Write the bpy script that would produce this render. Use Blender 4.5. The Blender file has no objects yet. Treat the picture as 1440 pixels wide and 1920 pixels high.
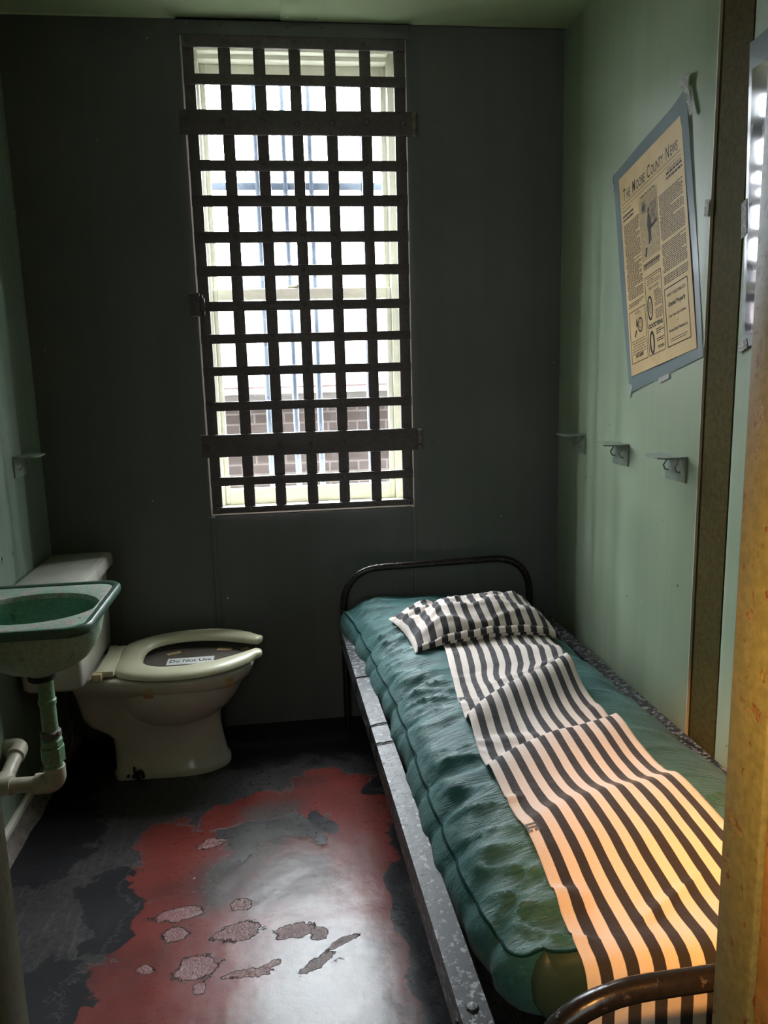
import bpy, bmesh, math, random
from mathutils import Vector, Matrix, noise as mnoise

random.seed(7)
S = bpy.context.scene
COL = S.collection

# ------------------------------------------------------------------ camera
F_PX, PITCH, YAW, ROLL = 1475.0, 0.1849, 0.1217, -0.0263
fw = Vector((math.sin(YAW)*math.cos(PITCH), math.cos(YAW)*math.cos(PITCH), -math.sin(PITCH)))
rt0 = Vector((math.cos(YAW), -math.sin(YAW), 0))
up0 = rt0.cross(fw)
rt = rt0*math.cos(ROLL) + up0*math.sin(ROLL)
up = -rt0*math.sin(ROLL) + up0*math.cos(ROLL)
cam_d = bpy.data.cameras.new('camera')
cam = bpy.data.objects.new('camera', cam_d); COL.objects.link(cam)
M = Matrix((rt, up, -fw)).transposed().to_4x4()
M.translation = Vector((0.885, -2.987, 1.40))
cam.matrix_world = M
cam_d.sensor_fit = 'VERTICAL'; cam_d.sensor_height = 36.0
cam_d.lens = 36.0*F_PX/1920.0
cam_d.clip_start = 0.02
S.camera = cam

# ------------------------------------------------------------------ view, world, lights
S.view_settings.view_transform = 'Standard'
S.view_settings.look = 'None'
S.view_settings.exposure = 0.0
S.view_settings.gamma = 1.0
S.view_settings.use_curve_mapping = False
S.cycles.use_denoising = True
S.cycles.max_bounces = 10
S.cycles.diffuse_bounces = 6
S.cycles.sample_clamp_indirect = 8.0
S.cycles.caustics_reflective = False

SKY = 120.0          # overcast sky strength
W = bpy.data.worlds.new('overcast_sky'); S.world = W; W.use_nodes = True
wn = W.node_tree; wn.nodes.clear()
w_out = wn.nodes.new('ShaderNodeOutputWorld'); w_bg = wn.nodes.new('ShaderNodeBackground')
w_tc = wn.nodes.new('ShaderNodeTexCoord'); w_sp = wn.nodes.new('ShaderNodeSeparateXYZ')
w_rp = wn.nodes.new('ShaderNodeValToRGB')
wn.links.new(w_tc.outputs['Generated'], w_sp.inputs[0])
wn.links.new(w_sp.outputs['Z'], w_rp.inputs[0])
w_rp.color_ramp.elements[0].position = 0.0; w_rp.color_ramp.elements[0].color = (0.06, 0.06, 0.06, 1)
w_rp.color_ramp.elements[1].position = 0.02; w_rp.color_ramp.elements[1].color = (0.40, 0.42, 0.45, 1)
e_ = w_rp.color_ramp.elements.new(0.7); e_.color = (0.95, 0.98, 1.0, 1)
wn.links.new(w_rp.outputs[0], w_bg.inputs['Color']); w_bg.inputs['Strength'].default_value = SKY
wn.links.new(w_bg.outputs[0], w_out.inputs[0])

def area(name, loc, aim, sx, sy, power, color, portal=False):
    d = bpy.data.lights.new(name, 'AREA'); d.shape = 'RECTANGLE'; d.size = sx; d.size_y = sy
    d.energy = power; d.color = color
    o = bpy.data.objects.new(name, d); COL.objects.link(o); o.location = loc
    o.rotation_euler = (Vector(aim)-Vector(loc)).to_track_quat('-Z', 'Y').to_euler()
    if portal: d.cycles.is_portal = True
    return o
area('window_portal', (0.9815, 0.262, 1.70), (0.9815, -1, 1.70), 0.779, 1.70, 1, (1, 1, 1), True)
# warm lamp on the corridor ceiling and an added soft cool fill further back
wl = area('corridor_warm_lamp', (0.46, -3.60, 2.45), (1.70, -1.72, 0.45), 0.07, 0.07, 2.6, (1.0, 0.45, 0.11)); wl.data.spread = math.radians(19)
area('corridor_fill', (0.5, -4.1, 1.7), (1.0, -1.2, 1.0), 1.0, 1.4, 14.0, (0.92, 1.0, 0.93))

# ------------------------------------------------------------------ node helpers
class N:
    def __init__(s, name):
        s.m = bpy.data.materials.new(name); s.m.use_nodes = True
        s.t = s.m.node_tree; s.t.nodes.clear()
        s.out = s.t.nodes.new('ShaderNodeOutputMaterial')
    def n(s, typ, **kw):
        nd = s.t.nodes.new('ShaderNode'+typ)
        for k, v in kw.items(): setattr(nd, k, v)
        return nd
    def l(s, a, b): s.t.links.new(a, b)
    def coord(s, which='Object'): return s.n('TexCoord').outputs[which]
    def geo(s): return s.n('NewGeometry').outputs['Position']
    def mapping(s, v, loc=(0,0,0), rot=(0,0,0), sc=(1,1,1), typ='POINT'):
        m = s.n('Mapping', vector_type=typ); s.l(v, m.inputs[0])
        m.inputs['Location'].default_value = loc; m.inputs['Rotation'].default_value = rot; m.inputs['Scale'].default_value = sc
        return m.outputs[0]
    def noise(s, v, scale, detail=4, rough=0.55, dist=0.0):
        n = s.n('TexNoise'); s.l(v, n.inputs['Vector']); n.inputs['Scale'].default_value = scale
        n.inputs['Detail'].default_value = detail; n.inputs['Roughness'].default_value = rough
        n.inputs['Distortion'].default_value = dist
        return n.outputs[0]
    def noisecol(s, v, scale, detail=3):
        n = s.n('TexNoise'); s.l(v, n.inputs['Vector']); n.inputs['Scale'].default_value = scale
        n.inputs['Detail'].default_value = detail
        return n.outputs[1]
    def ramp(s, f, p0, p1, c0=0.0, c1=1.0):
        r = s.n('MapRange', clamp=True); s.l(f, r.inputs[0])
        r.inputs[1].default_value = p0; r.inputs[2].default_value = p1
        r.inputs[3].default_value = c0; r.inputs[4].default_value = c1
        return r.outputs[0]
    def math(s, op, a, b=None, c=None):
        m = s.n('Math', operation=op)
        for i, x in enumerate((a, b, c)):
            if x is None: continue
            if isinstance(x, (int, float)): m.inputs[i].default_value = x
            else: s.l(x, m.inputs[i])
        return m.outputs[0]
    def vmath(s, op, a, b=None):
        m = s.n('VectorMath', operation=op)
        for i, x in enumerate((a, b)):
            if x is None: continue
            if isinstance(x, (tuple, list)): m.inputs[i].default_value = x
            else: s.l(x, m.inputs[i])
        return m.outputs['Value'] if op == 'LENGTH' else m.outputs[0]
    def sep(s, v):
        n = s.n('SeparateXYZ'); s.l(v, n.inputs[0]); return n.outputs
    def mix(s, f, a, b):
        m = s.n('Mix', data_type='RGBA')
        if isinstance(f, (int, float)): m.inputs[0].default_value = f
        else: s.l(f, m.inputs[0])
        for i, x in ((6, a), (7, b)):
            if isinstance(x, (tuple, list)): m.inputs[i].default_value = (*x[:3], 1)
            else: s.l(x, m.inputs[i])
        return m.outputs[2]
    def bump(s, h, strength=0.3, dist=0.01, nrm=None):
        b = s.n('Bump'); s.l(h, b.inputs['Height'])
        b.inputs['Strength'].default_value = strength; b.inputs['Distance'].default_value = dist
        if nrm is not None: s.l(nrm, b.inputs['Normal'])
        return b.outputs[0]
    def bsdf(s, color, rough=0.5, metal=0.0, spec=0.5, nrm=None, **kw):
        p = s.n('BsdfPrincipled')
        for nm, x in (('Base Color', color), ('Roughness', rough), ('Metallic', metal), ('Specular IOR Level', spec)):
            if isinstance(x, (tuple, list)): p.inputs[nm].default_value = (*x[:3], 1)
            elif isinstance(x, (int, float)): p.inputs[nm].default_value = x
            else: s.l(x, p.inputs[nm])
        for k, x in kw.items(): p.inputs[k.replace('_', ' ')].default_value = x
        if nrm is not None: s.l(nrm, p.inputs['Normal'])
        s.l(p.outputs[0], s.out.inputs[0])
        return p

def plain(name, color, rough=0.5, metal=0.0, var=0.25, scale=30.0, bump=0.1, spec=0.5):
    k = N(name); v = k.geo()
    f = k.noise(v, scale, 5, 0.6)
    c = k.mix(k.ramp(f, 0.3, 0.7), tuple(x*(1-var) for x in color), tuple(min(1, x*(1+var)) for x in color))
    k.bsdf(c, rough, metal, spec, k.bump(f, bump, 0.002))
    return k.m

def paint_wall(name, c0, c1, rough=0.42, wave=0.25, spec=0.4, brush=0.35):
    """old enamel on sheet steel: broad sheet waviness, vertical brush marks, a few chips"""
    k = N(name); v = k.geo()
    big = k.noise(v, 1.6, 3, 0.5)
    streak = k.noise(k.mapping(v, sc=(14, 14, 0.9)), 1.0, 4, 0.6)
    c = k.mix(k.ramp(big, 0.3, 0.7), c0, c1)
    c = k.mix(k.ramp(streak, 0.45, 0.75, 0, brush), c, tuple(x*0.78 for x in c0))
    spots = k.noise(v, 46, 2, 0.5)
    c = k.mix(k.ramp(spots, 0.76, 0.80), c, (0.012, 0.014, 0.012))
    lig = k.noise(k.mapping(v, loc=(3.1, 7.7, 1.3)), 38, 2, 0.5)
    c = k.mix(k.ramp(lig, 0.785, 0.81), c, (0.42, 0.45, 0.40))
    fine = k.noise(v, 140, 3, 0.6)
    wav = k.noise(k.mapping(v, sc=(3.2, 3.2, 0.7)), 1.0, 2, 0.4)
    n1 = k.bump(wav, wave, 0.12)
    n2 = k.bump(fine, 0.06, 0.002, n1)
    k.bsdf(c, k.ramp(streak, 0.3, 0.7, rough-0.05, rough+0.1) if brush else rough, 0.0, spec, n2)
    return k.m

def chipped(name, paint, under, under2, amount=0.55, scale=18, rough=0.5, rust=None, spec=0.4):
    k = N(name); v = k.geo()
    f = k.noise(v, scale, 8, 0.68)
    g = k.noise(k.mapping(v, loc=(4, 2, 9)), scale*2.7, 4, 0.6)
    c = k.mix(k.ramp(g, 0.35, 0.65), tuple(x*0.8 for x in paint), tuple(x*1.15 for x in paint))
    u = k.mix(k.ramp(g, 0.4, 0.6), under, under2)
    m = k.ramp(f, amount, amount+0.03)
    c = k.mix(m, c, u)
    if rust:
        r = k.noise(k.mapping(v, loc=(1, 8, 3), sc=(1, 1, 0.55)), scale*2.1, 5, 0.65)
        c = k.mix(k.ramp(r, 0.60, 0.66), c, rust)
    h = k.math('SUBTRACT', k.math('MULTIPLY', g, 0.4), m)
    k.bsdf(c, rough, 0.0, spec, k.bump(h, 0.35, 0.002))
    return k.m

# ------------------------------------------------------------------ materials
MAT = {}
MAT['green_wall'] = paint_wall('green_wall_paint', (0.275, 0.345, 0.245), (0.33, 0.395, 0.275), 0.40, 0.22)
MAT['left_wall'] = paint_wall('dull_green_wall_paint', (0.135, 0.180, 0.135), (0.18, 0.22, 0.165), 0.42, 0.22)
MAT['back_wall'] = paint_wall('shaded_green_wall_paint', (0.095, 0.103, 0.100), (0.125, 0.128, 0.125), 0.5, 0.10, 0.3)  # wall green with the back wall's shade and flare tint put into its colour
MAT['ceiling'] = paint_wall('ceiling_paint', (0.56, 0.70, 0.42), (0.62, 0.76, 0.48), 0.24, 0.06, 0.5, 0.0)
MAT['olive'] = chipped('olive_paint', (0.070, 0.056, 0.018), (0.10, 0.078, 0.026), (0.03, 0.025, 0.012), 0.68, 30, 0.62, spec=0.05)
MAT['jamb'] = chipped('rusty_olive_jamb_paint', (0.095, 0.105, 0.050), (0.14, 0.13, 0.058), (0.07, 0.035, 0.014), 0.60, 40, 0.5, rust=(0.07, 0.022, 0.010))
MAT['ochre'] = chipped('ochre_paint', (0.26, 0.155, 0.045), (0.20, 0.11, 0.03), (0.10, 0.04, 0.012), 0.64, 24, 0.55, rust=(0.10, 0.03, 0.01))
MAT['grate'] = chipped('flare_tinted_iron_paint', (0.090, 0.072, 0.078), (0.12, 0.090, 0.084), (0.022, 0.021, 0.030), 0.62, 34, 0.48)  # purplish lift of the lens flare is mixed into the iron's colour
MAT['hinge'] = chipped('worn_hinge_metal', (0.13, 0.115, 0.10), (0.26, 0.22, 0.18), (0.03, 0.025, 0.02), 0.5, 60, 0.5)
MAT['white_trim'] = plain('white_window_paint', (0.62, 0.63, 0.52), 0.45, var=0.08, scale=20, bump=0.05)
MAT['sill_trim'] = plain('cream_window_paint', (0.60, 0.57, 0.47), 0.45, var=0.1, scale=24, bump=0.05)
MAT['ext_wall'] = plain('outer_wall_brick', (0.10, 0.07, 0.055), 0.9, var=0.3, scale=9)
MAT['ext_bar'] = plain('blue_grey_bar_paint', (0.105, 0.13, 0.19), 0.5, var=0.1, scale=40)
MAT['fascia'] = plain('white_fascia_paint', (0.75, 0.75, 0.72), 0.5, var=0.06, scale=8)
MAT['soffit'] = plain('grey_frieze_paint', (0.13, 0.125, 0.115), 0.6, var=0.08, scale=8)
MAT['ground'] = plain('alley_concrete', (0.20, 0.195, 0.19), 0.9, var=0.2, scale=5)
MAT['steel_black'] = chipped('black_bed_paint', (0.012, 0.012, 0.014), (0.30, 0.30, 0.32), (0.09, 0.088, 0.094), 0.525, 62, 0.40, spec=0.25)
MAT['tube_black'] = chipped('black_tube_paint', (0.016, 0.012, 0.011), (0.06, 0.035, 0.022), (0.03, 0.02, 0.015), 0.60, 44, 0.24)
MAT['porcelain'] = plain('old_white_porcelain', (0.50, 0.48, 0.42), 0.18, var=0.08, scale=7, bump=0.02)
MAT['seat_plastic'] = plain('yellowed_seat_plastic', (0.50, 0.475, 0.335), 0.30, var=0.06, scale=9, bump=0.02)
MAT['hinge_plastic'] = plain('tan_hinge_plastic', (0.46, 0.36, 0.20), 0.45, var=0.1, scale=30, bump=0.03)
MAT['tape'] = plain('aged_masking_tape', (0.46, 0.32, 0.15), 0.6, var=0.1, scale=60, bump=0.05)
MAT['cover'] = plain('grey_brown_cover_sheet', (0.115, 0.095, 0.082), 0.25, var=0.15, scale=12, bump=0.12)
MAT['white_paper'] = plain('white_sign_paper', (0.70, 0.70, 0.68), 0.5, var=0.03, scale=30, bump=0.02)
MAT['ink'] = plain('black_ink', (0.012, 0.011, 0.010), 0.6, var=0.1, scale=60, bump=0.0)
MAT['rust_black'] = plain('black_rust', (0.010, 0.008, 0.007), 0.8, var=0.3, scale=80, bump=0.4)
MAT['sink_deck'] = chipped('sink_deck_enamel', (0.23, 0.33, 0.26), (0.42, 0.39, 0.35), (0.28, 0.22, 0.20), 0.49, 26, 0.35)
MAT['sink_rim'] = chipped('sink_rim_enamel', (0.055, 0.105, 0.078), (0.16, 0.18, 0.16), (0.03, 0.05, 0.04), 0.62, 40, 0.28, spec=0.5)
MAT['sink_bowl'] = chipped('sink_bowl_enamel', (0.10, 0.245, 0.165), (0.04, 0.08, 0.06), (0.012, 0.02, 0.016), 0.66, 40, 0.30)
MAT['sink_under'] = chipped('sink_underside_enamel', (0.37, 0.52, 0.38), (0.10, 0.13, 0.09), (0.36, 0.32, 0.24), 0.63, 34, 0.38)
MAT['green_pipe'] = chipped('green_pipe_paint', (0.20, 0.33, 0.20), (0.03, 0.03, 0.02), (0.10, 0.09, 0.05), 0.62, 40, 0.35)
MAT['pvc'] = plain('dirty_white_plastic_pipe', (0.46, 0.42, 0.33), 0.35, var=0.15, scale=24, bump=0.04)
MAT['hose'] = plain('dark_rubber_hose', (0.03, 0.03, 0.032), 0.5)
MAT['laminate_edge'] = plain('lavender_glint', (0.5, 0.5, 0.55), 0.3)
MAT['foil'] = None

k = N('newsprint'); v = k.geo()
f = k.noise(v, 14, 4, 0.6)
k.bsdf(k.mix(k.ramp(f, 0.3, 0.7), (0.58, 0.40, 0.19), (0.66, 0.475, 0.25)), 0.5, 0, 0.2)
MAT['newsprint'] = k.m
k = N('newspaper_ink'); k.bsdf((0.030, 0.022, 0.014), 0.5, 0, 0.15); MAT['news_ink'] = k.m
k = N('newspaper_halftone'); v = k.geo()
k.bsdf(k.mix(k.ramp(k.noise(v, 70, 4, 0.7), 0.35, 0.65), (0.10, 0.075, 0.045), (0.34, 0.25, 0.14)), 0.5, 0, 0.15); MAT['halftone'] = k.m
k = N('newspaper_halftone_light'); v = k.geo()
k.bsdf(k.mix(k.ramp(k.noise(v, 90, 4, 0.7), 0.35, 0.65), (0.30, 0.22, 0.12), (0.50, 0.36, 0.19)), 0.5, 0, 0.15); MAT['halftone_light'] = k.m

def clear_film(name, tint, alpha, rough):
    k = N(name); v = k.geo()
    p = k.n('BsdfPrincipled'); p.inputs['Base Color'].default_value = (*tint, 1)
    p.inputs['Roughness'].default_value = rough; p.inputs['Specular IOR Level'].default_value = 0.6
    p.inputs['Alpha'].default_value = alpha
    k.l(k.bump(k.noise(v, 12, 3, 0.5), 0.25, 0.004), p.inputs['Normal'])
    k.l(p.outputs[0], k.out.inputs[0]); return k.m
MAT['laminate'] = clear_film('laminating_film', (0.27, 0.33, 0.345), 0.72, 0.20)
MAT['clear_tape'] = clear_film('clear_tape', (0.62, 0.62, 0.60), 0.65, 0.18)

k = N('crinkled_tape'); v = k.geo()
nz = k.noise(v, 160, 3, 0.7)
k.bsdf(k.mix(k.ramp(nz, 0.4, 0.6), (0.55, 0.54, 0.50), (0.90, 0.89, 0.86)), 0.22, 0.15, 0.8, k.bump(nz, 1.0, 0.01))
MAT['foil'] = k.m

k = N('window_glass')
tr = k.n('BsdfTransparent'); tr.inputs[0].default_value = (0.93, 0.95, 0.96, 1)
gl = k.n('BsdfGlossy'); gl.inputs['Roughness'].default_value = 0.02
fr = k.n('LayerWeight'); fr.inputs[0].default_value = 0.5
fr_f = k.math('ADD', k.math('MULTIPLY', k.math('POWER', fr.outputs['Facing'], 5.0), 0.7), 0.035)
mx = k.n('MixShader'); k.l(fr_f, mx.inputs[0]); k.l(tr.outputs[0], mx.inputs[1]); k.l(gl.outputs[0], mx.inputs[2])
k.l(mx.outputs[0], k.out.inputs[0]); MAT['glass'] = k.m

# striped cotton: the stripe runs across U (metres)
k = N('striped_cotton'); uv = k.n('UVMap').outputs[0]
wob = k.math('MULTIPLY', k.math('SUBTRACT', k.noise(uv, 9, 2, 0.5), 0.5), 0.006)
u = k.math('ADD', k.sep(uv)[0], wob)
ph = k.math('FRACT', k.math('DIVIDE', u, 0.0480))
st = k.math('MULTIPLY', k.ramp(ph, 0.485, 0.515), k.ramp(ph, 0.975, 0.995, 1, 0))
weave = k.noise(k.mapping(uv, sc=(600, 600, 1)), 1.0, 2, 0.7)
lightc = k.mix(k.ramp(weave, 0.3, 0.7), (0.56, 0.475, 0.435), (0.70, 0.605, 0.555))
darkc = k.mix(k.ramp(weave, 0.3, 0.7), (0.020, 0.017, 0.020), (0.036, 0.031, 0.036))
c = k.mix(st, lightc, darkc)
k.bsdf(c, 0.85, 0, 0.25, k.bump(weave, 0.25, 0.001, k.bump(k.noise(uv, 26, 4, 0.6), 0.35, 0.01)), Sheen_Weight=0.15)
MAT['stripe'] = k.m

# teal mattress ticking, finely creased across the bed
k = N('teal_mattress_cloth'); v = k.geo()
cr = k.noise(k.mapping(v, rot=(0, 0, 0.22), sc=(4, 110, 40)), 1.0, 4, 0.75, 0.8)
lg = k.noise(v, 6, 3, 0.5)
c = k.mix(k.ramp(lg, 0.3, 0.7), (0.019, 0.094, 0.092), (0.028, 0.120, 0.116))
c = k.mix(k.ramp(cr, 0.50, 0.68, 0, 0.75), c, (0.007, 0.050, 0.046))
k.bsdf(c, 0.48, 0, 0.30, k.bump(cr, 0.9, 0.007, k.bump(k.noise(v, 22, 3, 0.6), 0.35, 0.012)), Sheen_Weight=0.1)
MAT['teal'] = k.m
k = N('teal_piping'); k.bsdf((0.006, 0.030, 0.028), 0.8, 0, 0.05); MAT['piping'] = k.m
k = N('warm_lit_foot_cloth'); v = k.geo()  # teal cloth with the warm lamp's olive cast painted into its colour
k.bsdf(k.mix(k.ramp(k.noise(v, 10, 3, 0.5), 0.3, 0.7), (0.026, 0.050, 0.034), (0.034, 0.060, 0.040)), 0.5, 0, 0.4, k.bump(k.noise(v, 60, 3, 0.6), 0.3, 0.004))
MAT['teal_end'] = k.m

# bricks of the neighbour
k = N('neighbour_brick'); v = k.geo()
b = k.n('TexBrick'); k.l(k.mapping(v, rot=(math.radians(90), 0, 0)), b.inputs[0])
b.inputs['Scale'].default_value = 1.0; b.inputs['Brick Width'].default_value = 0.22; b.inputs['Row Height'].default_value = 0.076
b.inputs['Mortar Size'].default_value = 0.008; b.inputs['Mortar Smooth'].default_value = 0.3
b.inputs['Color1'].default_value = (0.034, 0.028, 0.026, 1); b.inputs['Color2'].default_value = (0.055, 0.045, 0.040, 1)
b.inputs['Mortar'].default_value = (0.115, 0.105, 0.096, 1)
vv = k.mapping(v, sc=(1, 0, 1)); cc = k.n('CombineXYZ'); sx = k.sep(v); k.l(sx[0], cc.inputs[0]); k.l(sx[2], cc.inputs[1])
k.l(cc.outputs[0], b.inputs[0])
k.bsdf(k.mix(k.ramp(k.noise(v, 30, 4, 0.6), 0.3, 0.7, 0, 0.4), b.outputs[0], (0.055, 0.043, 0.036)), 0.9)
MAT['brick'] = k.m
k = N('roof_shingles'); v = k.geo(); sx = k.sep(v)
ph = k.math('FRACT', k.math('DIVIDE', sx[2], 0.062))
ln = k.ramp(ph, 0.0, 0.16, 1, 0)
c = k.mix(ln, k.mix(k.ramp(k.noise(v, 8, 3, 0.6), 0.3, 0.7), (0.070, 0.048, 0.048), (0.085, 0.060, 0.058)), (0.030, 0.021, 0.021))
k.bsdf(c, 0.85); MAT['roof'] = k.m

# ------------------------------------------------------------------ floor material
k = N('worn_red_floor_paint'); v = k.geo()
warp = k.vmath('SCALE', k.vmath('SUBTRACT', k.noisecol(v, 5.5, 5), (0.5, 0.5, 0.5)))
warp.node.inputs['Scale'].default_value = 0.22
pv = k.vmath('ADD', v, warp)
def blobs(vec, lst):
    acc = None
    for (x, y, rx, ry, a) in lst:
        m = k.mapping(vec, loc=(x, y, 0), rot=(0, 0, a), sc=(rx, ry, 1000), typ='TEXTURE')
        d = k.math('SUBTRACT', 1.0, k.vmath('LENGTH', m))
        acc = d if acc is None else k.math('MAXIMUM', acc, d)
    return acc
red = blobs(pv, [(0.50, -0.86, 0.15, 0.24, 0.1), (0.55, -1.16, 0.20, 0.16, 0.2), (0.52, -1.36, 0.24, 0.18, 0), (0.96, -0.55, 0.17, 0.16, 0.3),
                 (1.08, -0.86, 0.15, 0.35, 0), (1.06, -1.35, 0.12, 0.4, 0), (0.72, -0.62, 0.2, 0.09, 0.4), (0.42, -1.6, 0.2, 0.25, 0),
                 (0.85, -1.12, 0.3, 0.35, 0), (0.80, -1.55, 0.3, 0.3, 0)])
grayb = blobs(pv, [(0.72, -0.86, 0.13, 0.30, -0.35), (0.84, -1.02, 0.20, 0.22, 0), (0.92, -1.45, 0.24, 0.36, 0), (0.80, -0.66, 0.10, 0.12, 0.2), (0.66, -1.0, 0.10, 0.14, 0)])
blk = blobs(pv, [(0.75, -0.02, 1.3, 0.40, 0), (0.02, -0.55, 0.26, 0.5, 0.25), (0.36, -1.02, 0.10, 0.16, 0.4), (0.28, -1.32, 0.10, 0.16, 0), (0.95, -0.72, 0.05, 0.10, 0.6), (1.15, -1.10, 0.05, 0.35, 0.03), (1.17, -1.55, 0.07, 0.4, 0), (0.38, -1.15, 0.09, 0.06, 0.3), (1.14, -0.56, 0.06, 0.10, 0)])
fn = k.math('MULTIPLY', k.math('SUBTRACT', k.noise(v, 21, 7, 0.7), 0.5), 0.85)
red_m = k.ramp(k.math('ADD', red, fn), 0.10, 0.17)
gray_m = k.ramp(k.math('ADD', grayb, fn), 0.0, 0.55, 0, 0.80)
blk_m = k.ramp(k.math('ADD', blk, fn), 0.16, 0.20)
n2 = k.noise(v, 60, 5, 0.7)
scr = k.noise(k.mapping(v, rot=(0, 0, 0.5), sc=(60, 9, 1)), 1.0, 5, 0.75, 0.4)
base = k.mix(k.ramp(n2, 0.35, 0.7), (0.020, 0.018, 0.020), (0.060, 0.054, 0.056))
base = k.mix(k.ramp(scr, 0.52, 0.70, 0, 0.5), base, (0.13, 0.115, 0.105))
redc = k.mix(k.ramp(k.noise(v, 9, 5, 0.6), 0.3, 0.7), (0.125, 0.019, 0.015), (0.175, 0.029, 0.022))
c = k.mix(red_m, base, redc)
c = k.mix(gray_m, c, k.mix(k.ramp(n2, 0.3, 0.7), (0.050, 0.048, 0.045), (0.085, 0.080, 0.074)))
grime = k.ramp(k.noise(k.mapping(v, loc=(2, 5, 0)), 3.4, 6, 0.65), 0.48, 0.66, 0, 0.6)
c = k.mix(grime, c, (0.022, 0.018, 0.018))
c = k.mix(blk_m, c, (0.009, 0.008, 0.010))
# flaked craters in the paint
pv2 = k.vmath('ADD', v, k.vmath('SCALE', warp))
pv2.node.inputs[1].links[0].from_node.inputs['Scale'].default_value = 0.35
pits = blobs(pv2, [(0.71, -1.20, 0.062, 0.040, 0.15), (0.84, -1.21, 0.055, 0.030, 0.0), (0.90, -1.23, 0.028, 0.026, 0.6), (0.905, -1.325, 0.055, 0.022, 0.55),
                   (0.965, -1.27, 0.050, 0.016, 0.45), (0.61, -1.30, 0.065, 0.050, 0.1), (0.71, -1.09, 0.032, 0.028, 0), (0.735, -1.335, 0.065, 0.014, 0.12),
                   (0.79, -1.31, 0.03, 0.010, 0.5), (0.55, -1.10, 0.075, 0.028, 0.1), (0.49, -1.28, 0.025, 0.018, 0), (0.62, -1.37, 0.020, 0.020, 0.3),
                   (0.60, -0.79, 0.05, 0.03, 0.3), (0.56, -1.17, 0.04, 0.03, 0)])
pf = k.math('ADD', pits, k.math('MULTIPLY', k.math('SUBTRACT', k.noise(v, 36, 5, 0.65), 0.5), 1.5))
pit_m = k.ramp(pf, 0.10, 0.18)
rim_m = k.math('MULTIPLY', k.ramp(pf, 0.0, 0.09), k.ramp(pf, 0.12, 0.22, 1, 0))
c = k.mix(k.math('MULTIPLY', pit_m, 0.38), c, k.mix(k.ramp(n2, 0.35, 0.65), (0.10, 0.045, 0.040), (0.26, 0.15, 0.14)))
c = k.mix(k.math('MULTIPLY', rim_m, 0.85), c, (0.018, 0.014, 0.013))
flk = k.noise(k.mapping(v, loc=(5, 3, 0)), 55, 1, 0.5)
c = k.mix(k.ramp(flk, 0.80, 0.82), c, (0.55, 0.52, 0.45))
hgt = k.math('ADD', k.math('MULTIPLY', pit_m, k.math('SUBTRACT', k.math('MULTIPLY', k.noise(v, 95, 4, 0.7), 0.9), 1.0)), k.math('MULTIPLY', red_m, 0.25))
hgt = k.math('ADD', hgt, k.math('MULTIPLY', n2, 0.12))
und = k.bump(k.noise(v, 4.5, 3, 0.5), 0.22, 0.03)
fb = k.bump(hgt, 0.6, 0.006, und)
rgh = k.ramp(n2, 0.2, 0.8, 0.24, 0.34)
rgh = k.math('ADD', rgh, k.math('MULTIPLY', pit_m, -0.08))
rgh = k.math('ADD', rgh, k.math('MULTIPLY', k.ramp(k.sep(v)[0], 0.25, 0.5, 1, 0), 0.22))
k.bsdf(c, rgh, 0, 0.34, fb)
MAT['floor'] = k.m

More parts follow.
